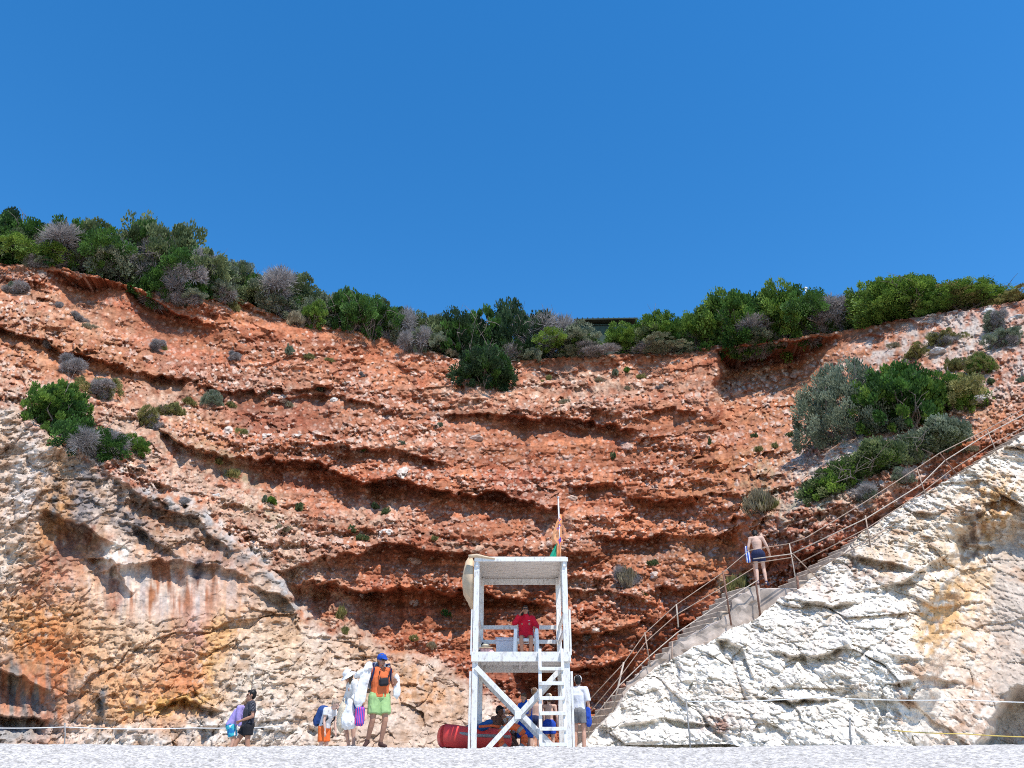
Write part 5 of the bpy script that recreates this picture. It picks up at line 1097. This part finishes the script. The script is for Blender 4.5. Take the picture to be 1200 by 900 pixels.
    def shades(s):
        k = s.k; m = MB(); rt = s.hr.to_euler()
        for sg in (-1, 1):
            m.ell(s.H((sg*.034, -.096, .014)), (.031*k, .010*k, .021*k), 12, 7, rot=rt); m.bar(s.H((sg*.062, -.09, .02)), s.H((sg*.082, .01, .018)), .006*k, .012*k, 0)
        m.bar(s.H((-.02, -.102, .02)), s.H((.02, -.102, .02)), .008*k, .01*k, 0); return m.build('sunglasses', GLASS, s.e, True)
    def shoes(s, mat, name='shoe'):
        for q in 'lr':
            J, k = s.J, s.k; m = MB(); an, to = J['an'+q], J['to'+q]
            m.cone(an+V_((0, 0, -.03*k)), to+(to-an).normalized()*.015*k, .050*k, .040*k, 12, 2, .85); m.cone(an+V_((0, 0, .03*k)), an+V_((0, 0, -.03*k)), .045*k, .05*k, 12, 0)
            m.remesh(name, mat, s.e, .011, 2)
def at(px, D, z=None):
    p = P(px, 872, D); zz = float(ground(p.x, D)) if z is None else z
    return V_((p.x, D, zz))
def towards(p, q): return p
WHITEC = cloth('white_cotton', (.74, .73, .73)); NAVY = cloth('navy_cloth', (.022, .028, .075)); BLUE = cloth('royal_blue_cloth', (.02, .07, .42)); BLACKS = cloth('black_shorts_cloth', (.016, .016, .02))
# --- lifeguard, seated
q = Person('lifeguard in a red hooded top sitting in the white armchair, hand raised to head', (CX, CY+.08, ZF+.01-.02), 0, 1.68, 'tan', fem=True, headrot=(-8, 0, 8),
  pose=dict(pelvis=(0, .06, .56), waist=(0, .09, .70), chest=(0, .10, .92), neck=(0, .08, 1.10), head=(-.01, .05, 1.25), shl=(.18, .09, 1.04), shr=(-.18, .09, 1.04), ell=(.30, .02, .80), elr=(-.31, .02, .90), wrl=(.25, -.20, .74), wrr=(-.16, -.08, 1.13), hal=(.22, -.29, .76), har=(-.09, -.09, 1.21),
    hpl=(.10, .02, .52), hpr=(-.10, .02, .52), knl=(.13, -.42, .50), knr=(-.13, -.42, .50), anl=(.11, -.44, .09), anr=(-.11, -.44, .09), tol=(.13, -.60, .03), tor=(-.13, -.60, .03)))
RED = cloth('red_fleece', (.62, .012, .035)); q.shirt('red_hooded_top', RED, 1.88, .55, 1.24, True, .012); q.hair(HAIRB, .22); q.shades()
m = MB(); k = q.k; m.cone(q.J['neck']+V_((0, -.01, -.05)), q.J['neck']+V_((0, -.01, .03)), .10, .075, 14, 1); m.ell(q.J['neck']+V_((0, .09, -.02)), (.11, .06, .09)); m.remesh('hood', RED, q.e, .013, 2, .01, 2)
m = MB(); m.box(q.J['chest']+V_((.085, -.146, .05)), (.055, .012, .012), Euler((R(-12), R(-12), 0))); m.build('chest_print', simple_mat('pale_print', (.75, .5, .5), .8, .05, 9, 0), q.e)
# --- man in dark striped shirt walking left
q = Person('dark haired man with sunglasses in a dark striped shirt and black shorts walking left', at(287.5, 21.3), -62, 1.76, 'tan', headrot=(4, 0, -10),
  pose=dict(ell=(.26, .04, 1.14), elr=(-.25, .05, 1.14), wrl=(.10, -.19, 1.05), wrr=(-.06, -.20, 1.03), hal=(.03, -.25, 1.03), har=(.02, -.24, 1.00), knl=(.10, .03, .50), anl=(.10, .26, .12), tol=(.11, .14, .03), knr=(-.10, -.22, .52), anr=(-.10, -.20, .085), tor=(-.11, -.36, .03)))
q.shirt('striped_shirt', stripe_mat('dark_striped_cloth', (.018, .018, .026), (.10, .10, .12), 16), .62, .55, 1.22); q.shorts('black_shorts', BLACKS, .48, 1.2); q.hair(HAIRB); q.shades()
m = MB(); k = q.k; m.cone(q.J['neck']+V_((0, 0, -.06)), q.J['neck']+V_((0, .0, .02)), .105, .075, 14, 0); m.remesh('collar', stripe_mat('collar_cloth', (.018, .018, .026), (.08, .08, .10), 16), q.e, .012, 1)
# --- person in lilac bending behind him
q = Person('person in a lilac top bending behind the man in the dark striped shirt', at(272, 21.95), 96, 1.60, 'fair', headrot=(42, 0, 0),
  pose=dict(pelvis=(0, .08, .93), waist=(0, .03, 1.05), chest=(0, -.07, 1.23), neck=(0, -.17, 1.36), head=(0, -.29, 1.44), shl=(.18, -.11, 1.34), shr=(-.18, -.11, 1.34), ell=(.22, -.14, 1.07), elr=(-.22, -.12, 1.07), wrl=(.20, -.26, .86), wrr=(-.2, -.22, .84), hal=(.18, -.31, .78), har=(-.2, -.26, .75), hpl=(.09, .08, .89), hpr=(-.09, .08, .89)))
q.shirt('lilac_top', cloth('lilac_cloth', (.36, .29, .62)), 1.8, .6, 1.24); q.hair(HAIRN)
m_, nt_, b_2 = new_mat('patterned_swim_cloth'); tc = N(nt_, 'ShaderNodeTexCoord'); vo = N(nt_, 'ShaderNodeTexVoronoi', Scale=14.0); ra = N(nt_, 'ShaderNodeValToRGB'); ra.color_ramp.interpolation = 'CONSTANT'
ra.color_ramp.elements[0].color = (.02, .18, .42, 1); e_ = ra.color_ramp.elements.new(.4); e_.color = (.05, .42, .50, 1); ra.color_ramp.elements[-1].position = .7; ra.color_ramp.elements[-1].color = (.7, .7, .68, 1)
nt_.links.new(tc.outputs['Object'], vo.inputs[0]); nt_.links.new(vo.outputs['Color'], ra.inputs[0]); nt_.links.new(ra.outputs[0], b_2.inputs['Base Color'])
q.shorts('patterned_shorts', m_, .7, 1.18)
# --- child with backpack
q = Person('child in a white t-shirt and orange shorts walking right with head bowed', at(378.5, 21.5), 62, 1.62, 'pale', headrot=(34, 0, 0), build=.92,
  pose=dict(waist=(0, -.02, 1.09), chest=(0, -.10, 1.28), neck=(0, -.20, 1.42), head=(0, -.31, 1.51), shl=(.17, -.14, 1.37), shr=(-.17, -.14, 1.37), ell=(.21, -.16, 1.10), elr=(-.21, -.14, 1.10), wrl=(.20, -.22, .86), wrr=(-.20, -.20, .86), hal=(.20, -.24, .77), har=(-.2, -.22, .77)))
q.shirt('white_t_shirt', WHITEC, .5, .35, 1.24); q.shorts('orange_shorts', cloth('orange_cloth', (.80, .17, .04)), .75, 1.2); q.hair(HAIRG)
def backpack(label, person, mat, mat2, c, w, h, d, tilt=0, rz=0):
    base = person.e.matrix_basis @ (V_(c)*person.k); e = empty('backpack', base, label, 'backpack', person.e.rotation_euler.z)
    m = MB(); rt = Euler((R(tilt), 0, 0)); m.box((0, 0, 0), (w, d, h), rt, bev=min(w, d)*.28); m.ell(rt.to_matrix() @ V_((0, .02, h*.42)), (w*.46, d*.5, h*.16)); m.remesh('body', mat, e, .013, 3, .010, 6)
    m = MB(); m.box(rt.to_matrix() @ V_((0, d*.52, -h*.18)), (w*.74, d*.4, h*.42), rt, bev=.03); m.remesh('pocket', mat2, e, .013, 2, .006, 2)
    for sg in (-1, 1):
        m = MB(); m.tube([rt.to_matrix() @ V_((sg*w*.30, -d*.3, h*.42)), rt.to_matrix() @ V_((sg*w*.36, -d*.5-.13, h*.40)), rt.to_matrix() @ V_((sg*w*.40, -d*.5-.22, h*.16)), rt.to_matrix() @ V_((sg*w*.42, -d*.5-.12, -h*.22)), rt.to_matrix() @ V_((sg*w*.36, -d*.3, -h*.40))], .02, 7); m.build('strap', mat2, e, True)
    return e
world_upd = bpy.context.view_layer.update
world_upd(); backpack('blue backpack with dark pockets on the back of the child in white', q, cloth('blue_pack_cloth', (.03, .07, .22)), cloth('dark_pack_cloth', (.02, .025, .04)), (0, .145, 1.22), .32, .46, .2, 22)
# --- woman with white sun hat
q = Person('long haired woman in a white sun hat looking down beside the capped man', at(411.5, 18.7), -58, 1.62, 'fair', fem=True, headrot=(34, 0, 0), build=.93,
  pose=dict(waist=(0, -.02, 1.09), chest=(0, -.07, 1.29), neck=(0, -.12, 1.45), head=(0, -.21, 1.56), shl=(.17, -.08, 1.40), shr=(-.17, -.08, 1.40), ell=(.24, -.06, 1.12), elr=(-.22, -.10, 1.12), wrl=(.22, -.22, .96), wrr=(-.18, -.26, .94), hal=(.21, -.28, .90), har=(-.16, -.32, .88), knr=(-.1, -.14, .5), anr=(-.1, -.02, .085), tor=(-.11, -.18, .03)))
q.shirt('white_open_shirt', cloth('thin_white_cloth', (.72, .69, .66)), 1.5, .9, 1.34, True, .016); q.shorts('blue_shorts', cloth('blue_short_cloth', (.03, .08, .34)), .6, 1.15); q.hair(HAIRN, .34); q.hat(WHITEC, .20, 'sun_hat', .07)
# --- man with cap
qc = q = Person('man in a blue cap, orange vest and light green shorts striding toward the beach', at(441, 17.75), 24, 1.80, 'tan', headrot=(6, 0, 14), build=1.04,
  pose=dict(ell=(.29, .02, 1.15), elr=(-.30, .06, 1.14), wrl=(.26, -.17, 1.16), wrr=(-.33, -.04, .90), hal=(.24, -.22, 1.24), har=(-.34, -.08, .80), knr=(-.12, -.05, .50), anr=(-.16, .10, .13), tor=(-.24, -.04, .04), knl=(.12, -.10, .50), anl=(.09, .02, .085), tol=(.14, -.14, .03)))
q.shirt('orange_vest', cloth('orange_vest_cloth', (.66, .15, .05)), 0, .55, 1.18); q.shorts('green_shorts', cloth('lime_green_cloth', (.31, .47, .20)), .74, 1.26, .010); q.cap(cloth('blue_cap_cloth', (.015, .07, .36))); q.shades(); q.shoes(cloth('brown_sandal', (.06, .03, .025)), 'sandal'); q.hair(HAIRN)
world_upd(); M_ = q.e.matrix_world
def held(name, lab, cat, build, c, person, mat, vox=.013, fold=.01):
    base = person.e.matrix_world @ (V_(c)*person.k); m = MB(); build(m); o = m.remesh(name, mat, None, vox, 2, fold, 5, label=lab, cat=cat); o.location = base; o.rotation_euler = person.e.rotation_euler; return o
held('chest_bag', 'small black bag worn on the chest of the man in the orange vest', 'bag', lambda m: (m.box((0, 0, 0), (.20, .08, .15), Euler((0, R(-8), 0)), bev=.03), m.tube([(-.08, .0, .06), (-.10, .02, .20), (-.02, .08, .34)], .012, 6), m.tube([(.08, .0, .06), (.12, .02, .20), (.08, .08, .34)], .012, 6)), (.02, -.19, 1.20), q, BLACKC)
backpack('large grey backpack on the man in the orange vest', q, cloth('grey_pack_cloth', (.20, .22, .26)), cloth('navy_pack_cloth', (.03, .04, .12)), (0, .20, 1.34), .46, .50, .24, -6)
held('towel', 'white towel draped over the left arm side of the man in the orange vest', 'towel', lambda m: (m.cone((0, .02, .46), (-.10, -.01, .14), .085, .10, 12, 2, .55), m.cone((-.10, -.01, .14), (-.17, -.03, -.24), .10, .12, 12, 1, .4), m.cone((-.02, .0, .40), (-.16, .1, .30), .09, .12, 10, 2, .5)), (-.26, -.03, 1.06), q, WHITEC, .013, .02)
held('towel', 'short white towel hanging from the raised hand of the man in the orange vest', 'towel', lambda m: (m.cone((0, 0, .2), (.03, 0, -.16), .05, .075, 10, 1, .5),), (.29, -.14, 1.12), q, WHITEC, .013, .02)
held('tote_bag', 'blue and pink striped beach bag between the woman in the hat and the capped man', 'bag', lambda m: (m.box((0, 0, -.06), (.18, .14, .36), None, bev=.04), m.tube([(-.05, 0, .12), (-.03, 0, .28), (.03, 0, .28), (.05, 0, .12)], .014, 6)), (-.38, -.04, .62), q, stripe_mat('striped_bag_cloth', (.03, .09, .45), (.75, .06, .25), 9))
held('carrier_bag', 'crumpled white carrier bag hanging low between the woman and the capped man', 'bag', lambda m: (m.cone((0, 0, .26), (0, 0, -.12), .05, .15, 12, 2, .6), m.ell((.02, 0, -.12), (.17, .10, .14))), (-.58, .06, .58), q, WHITEC, .013, .03)
held('straw_bag', 'beige woven bag at the front of the woman in the white hat', 'bag', lambda m: (m.cone((0, 0, .02), (0, 0, -.30), .13, .15, 12, 1, .6), m.tube([(-.10, 0, 0), (-.06, 0, .28), (.06, 0, .28), (.10, 0, 0)], .014, 6)), (-.36, -.62, .98), q, STRAW) if False else None
wq = [o for o in bpy.data.objects if o.get('label', '').startswith('long haired woman')][0]
class _W: e = wq; k = 1.62/1.75
held('straw_bag', 'beige woven bag carried by the woman in the white hat', 'bag', lambda m: (m.cone((0, 0, .02), (0, 0, -.34), .13, .15, 12, 1, .6), m.tube([(-.10, 0, 0), (-.06, 0, .20), (.06, 0, .20), (.10, 0, 0)], .014, 6)), (.16, -.34, .84), _W, STRAW)
held('pouch', 'round pale pouch at the hip of the woman in the white hat', 'bag', lambda m: m.ell((0, 0, 0), (.11, .07, .10)), (-.20, -.14, .93), _W, WHITEC)
# --- group under the tower
q = Person('shirtless deeply tanned man sitting under the tower behind the red boat', at(581, 22.9, None), 62, 1.76, 'brown', headrot=(22, 0, 0), build=1.08,
  pose=dict(pelvis=(0, .10, .42), waist=(0, .08, .56), chest=(0, .0, .78), neck=(0, -.06, .95), head=(0, -.12, 1.08), shl=(.2, -.02, .90), shr=(-.2, -.02, .90), ell=(.26, -.16, .66), elr=(-.26, -.14, .66), wrl=(.16, -.36, .56), wrr=(-.16, -.36, .56), hal=(.12, -.44, .54), har=(-.12, -.44, .54), hpl=(.1, .06, .38), hpr=(-.1, .06, .38), knl=(.14, -.40, .48), knr=(-.14, -.40, .46), anl=(.13, -.66, .09), anr=(-.12, -.74, .09), tol=(.14, -.82, .04), tor=(-.13, -.9, .04)))
q.shorts('navy_shorts', NAVY, .6, 1.14); q.hair(HAIRB); q.shoes(cloth('blue_grey_shoe', (.12, .15, .26)), 'shoe')
# crate he sits on, hidden mostly by the boat
m = MB(); m.box((0, 0, .14), (.50, .42, .30), bev=.02)
for z in (.07, .15, .23): m.box((0, 0, z), (.52, .44, .03), bev=.004)
o = m.build('crate', simple_mat('weathered_wood', (.30, .24, .18), .9, .3, 12, .4), None, label='weathered wooden crate under the tanned sitting man', cat='crate'); o.location = at(581, 22.9)+V_((-.05, .02, 0))
q = Person('person in a white and orange flowered top crouching between the tower braces', at(596, 23.4), -40, 1.60, 'fair', headrot=(28, 0, 0), fem=True,
  pose=dict(pelvis=(0, .16, .62), waist=(0, .08, .76), chest=(0, -.08, .94), neck=(0, -.20, 1.08), head=(0, -.30, 1.17), shl=(.18, -.14, 1.02), shr=(-.18, -.14, 1.02), ell=(.22, -.26, .78), elr=(-.22, -.26, .78), wrl=(.14, -.44, .64), wrr=(-.14, -.44, .64), hal=(.1, -.5, .57), har=(-.1, -.5, .57), hpl=(.1, .14, .58), hpr=(-.1, .14, .58), knl=(.14, -.20, .46), knr=(-.14, -.20, .46), anl=(.12, .06, .085), anr=(-.12, .06, .085), tol=(.13, -.10, .03), tor=(-.13, -.10, .03)))
FLOW, nt_, b_2 = new_mat('flowered_cloth'); tc = N(nt_, 'ShaderNodeTexCoord'); vo = N(nt_, 'ShaderNodeTexVoronoi', Scale=11.0); ra = N(nt_, 'ShaderNodeValToRGB'); ra.color_ramp.interpolation = 'CONSTANT'
ra.color_ramp.elements[0].color = (.72, .68, .62, 1); ra.color_ramp.elements[1].position = .6; ra.color_ramp.elements[1].color = (.60, .22, .06, 1); nt_.links.new(tc.outputs['Object'], vo.inputs[0]); nt_.links.new(vo.outputs['Color'], ra.inputs[0]); nt_.links.new(ra.outputs[0], b_2.inputs['Base Color'])
q.shirt('flowered_top', FLOW, .6, .3, 1.2); q.shorts('dark_shorts', BLACKS, .6, 1.14); q.cap(WHITEC, True)
q = Person('bather wrapped in a royal blue towel under the tower', at(615.5, 23.0), -30, 1.60, 'fair', headrot=(20, 0, 0), pose=dict(ell=(.2, -.10, 1.12), elr=(-.2, -.10, 1.12), wrl=(.05, -.2, 1.12), wrr=(-.05, -.2, 1.10), hal=(-.02, -.24, 1.14), har=(.02, -.24, 1.14), head=(0, -.09, 1.58)))
m = MB(); J = q.J; k = q.k
m.cone(V_((0, 0, .50)), V_((0, 0, .95))*k, .22, .19, 16, 0, .8); m.cone(V_((0, 0, .95))*k, V_((0, -.01, 1.36))*k, .19, .185, 16, 1, .8); m.cone(V_((.15, 0, 1.36))*k, V_((-.15, 0, 1.36))*k, .085, .085, 12, 1)
m.remesh('towel_wrap', cloth('blue_towel_cloth', (.02, .12, .62)), q.e, .014, 2, .03, 4); q.hair(HAIRN)
q = Person('shirtless fair man in navy shorts and pale cap with his back turned under the tower', at(627, 23.8), 165, 1.78, 'pale', headrot=(12, 0, 0), pose=dict(wrl=(.22, -.12, .9), hal=(.2, -.18, .83)))
q.shorts('navy_shorts', NAVY, .55, 1.16); q.cap(cloth('pale_cap_cloth', (.50, .46, .42))); q.hair(HAIRN)
q = Person('shirtless fair boy in a straw hat and blue shorts behind the tower ladder', at(644, 22.9), 172, 1.56, 'pale', headrot=(10, 0, 20), build=.95, pose=dict(ell=(.27, .0, 1.15), wrl=(.33, -.06, .92), hal=(.35, -.08, .83)))
q.shorts('blue_shorts', BLUE, .6, 1.18); q.hat(STRAW, .19, 'straw_hat', .04); q.hair(HAIRN)
q = Person('swimmer in white shirt and grey shorts with a white cap standing right of the tower', at(679.5, 21.3), 158, 1.78, 'fair', headrot=(10, 0, 14), pose=dict(ell=(.25, -.02, 1.13), elr=(-.25, .02, 1.13), wrl=(.24, -.14, .92), wrr=(-.25, -.05, .88)))
q.shirt('white_shirt', cloth('bluish_white_cloth', (.66, .68, .76)), .9, .5, 1.24); q.shorts('grey_shorts', cloth('grey_short_cloth', (.20, .20, .21)), .6, 1.2); q.hair(HAIRB); q.cap(WHITEC, True)
m = MB(); m.cone((0, 0, .1), (.02, .02, -.26), .05, .07, 10, 2, .6); o = m.remesh('wrap', BLUE, None, .013, 2, .02, 4, label='small blue towel held by the swimmer in the white shirt', cat='towel'); o.location = at(690.5, 21.2)+V_((0, 0, .92))
# --- climber on the landing
pl_ = P(893, 685, 25.1)
q = Person('shirtless man in dark blue swim shorts climbing the stairs seen from behind', pl_, 168, 1.78, 'pale', headrot=(30, 0, -8), build=1.06,
  pose=dict(neck=(0, -.05, 1.46), head=(-.0, -.14, 1.56), ell=(.27, .04, 1.14), elr=(-.30, .0, 1.14), wrl=(.29, -.10, .92), wrr=(-.36, -.16, .96), hal=(.29, -.16, .84), har=(-.37, -.24, .93), knl=(.10, -.06, .5), anl=(.12, .06, .085), tol=(.15, -.10, .03), knr=(-.12, -.12, .5), anr=(-.14, -.04, .085), tor=(-.2, -.20, .03)))
q.shorts('dark_blue_shorts', NAVY, .5, 1.14); q.hair(HAIRB); q.shoes(cloth('navy_shoe', (.03, .04, .10)))
world_upd(); held('towel', 'blue and white towel carried in the left hand of the climbing man', 'towel', lambda m: (m.cone((0, 0, .14), (.0, .0, -.26), .06, .075, 10, 2, .55),), (.31, -.02, 1.0), q, stripe_mat('blue_white_towel', (.03, .10, .50), (.75, .75, .76), 4), .013, .02)
# ================================================================== red rescue boat behind the berm
REDR = simple_mat('red_rubber', (.76, .06, .05), .45, .08, 4, .05, .4); GREYR = simple_mat('grey_rubber', (.30, .29, .28), .6, .1, 8, .1); ORR = simple_mat('orange_plastic', (.78, .13, .03), .5, .1, 6, .05, .4)
bp = at(551, 22.1); boat = empty('inflatable_boat', bp, 'red inflatable rescue boat with grey rubbing strakes lying left of the tower', 'boat', R(38))
boat.scale = (.56, .80, 1.12)
def tubeside(sg):
    return [V_((-1.35+.0, 0, .36)), V_((-1.15, sg*.34, .34)), V_((-.6, sg*.56, .30)), V_((.3, sg*.60, .29)), V_((1.1, sg*.60, .28)), V_((1.35, sg*.60, .28))]
def smoothp(p, n=5):
    o = []
    for i in range(len(p)-1):
        a, b, c, d = p[max(i-1, 0)], p[i], p[i+1], p[min(i+2, len(p)-1)]
        for t in np.linspace(0, 1, n, endpoint=False): o.append(.5*((2*b)+(c-a)*t+(2*a-5*b+4*c-d)*t*t+(3*b-a-3*c+d)*t**3))
    return o+[p[-1]]
sp = {}
for sg in (-1, 1):
    pts = smoothp(tubeside(sg)); m = MB(); m.tube(pts, .235, 16, .225); m.ell(pts[-1], (.28, .22, .22), 14, 9); m.ell(pts[0], (.2, .235, .235), 14, 9); t = m.build('side_tube', REDR, boat, True)
    m = MB(); m.tube([p+V_((0, sg*.225 if i > 2 else sg*.16-.0, .06 if i > 2 else .10)) for i, p in enumerate(pts)], .035, 8); m.build('rubbing_strake', GREYR, t, True)
m = MB(); m.box((.15, 0, .18), (2.2, .9, .10), bev=.03); m.build('floor', GREYR, boat)
m = MB(); m.tube([(.35+.0, -.62+.0, .48), (.35, -.3, .56), (.35, .3, .56), (.35, .62, .48)], .03, 8); m.build('grab_line', GREYR, boat, True)
m = MB(); m.tube([(.15, -.64, .50), (.17, -.2, .58), (.17, .25, .58), (.15, .62, .5)], .035, 8); m.build('strap', GREYR, boat, True)
lb = at(601, 21.0); m = MB(); n = 28
ring = [V_((.30*math.cos(2*math.pi*i/n), .10*math.sin(2*math.pi*i/n)*0+.06*math.sin(2*math.pi*i/n), .31+.30*math.sin(2*math.pi*i/n))) for i in range(n+1)]
m.tube(ring, .085, 12); bu = m.build('lifebuoy', ORR, None, True, label='orange lifebuoy ring leaning against the boat under the tower', cat='lifebuoy'); bu.location = lb; bu.rotation_euler = (R(-14), 0, R(10))
for k in range(4):
    a = math.pi/4+k*math.pi/2; m = MB(); c = V_((.30*math.cos(a), .06*math.sin(a), .31+.30*math.sin(a))); d = V_((-math.sin(a), .2*math.cos(a), math.cos(a))); m.cone(c-d*.045, c+d*.045, .091, .091, 12, 0); m.build('band', GREYR, bu, True)
m = MB(); m.ell((0, 0, .0), (.20, .12, .10)); m.ell((.12, 0, .03), (.12, .10, .08)); o = m.remesh('dry_bag', cloth('blue_vinyl', (.02, .10, .30)), None, .014, 3, .01, 2, label='blue rolled dry bag on top of the red boat', cat='bag'); o.location = at(567, 21.6)+V_((0, .0, .62)); o.rotation_euler = (0, R(-22), 0)
m = MB(); m.tube([(-.32, 0, .0), (.0, 0, .02), (.34, 0, -.02)], .03, 8); m.box((.46, 0, -.03), (.30, .16, .025), bev=.01); o = m.build('paddle', ORR, None, True, label='orange paddle lying across the red boat', cat='paddle'); o.location = at(576, 21.35)+V_((0, 0, .60))
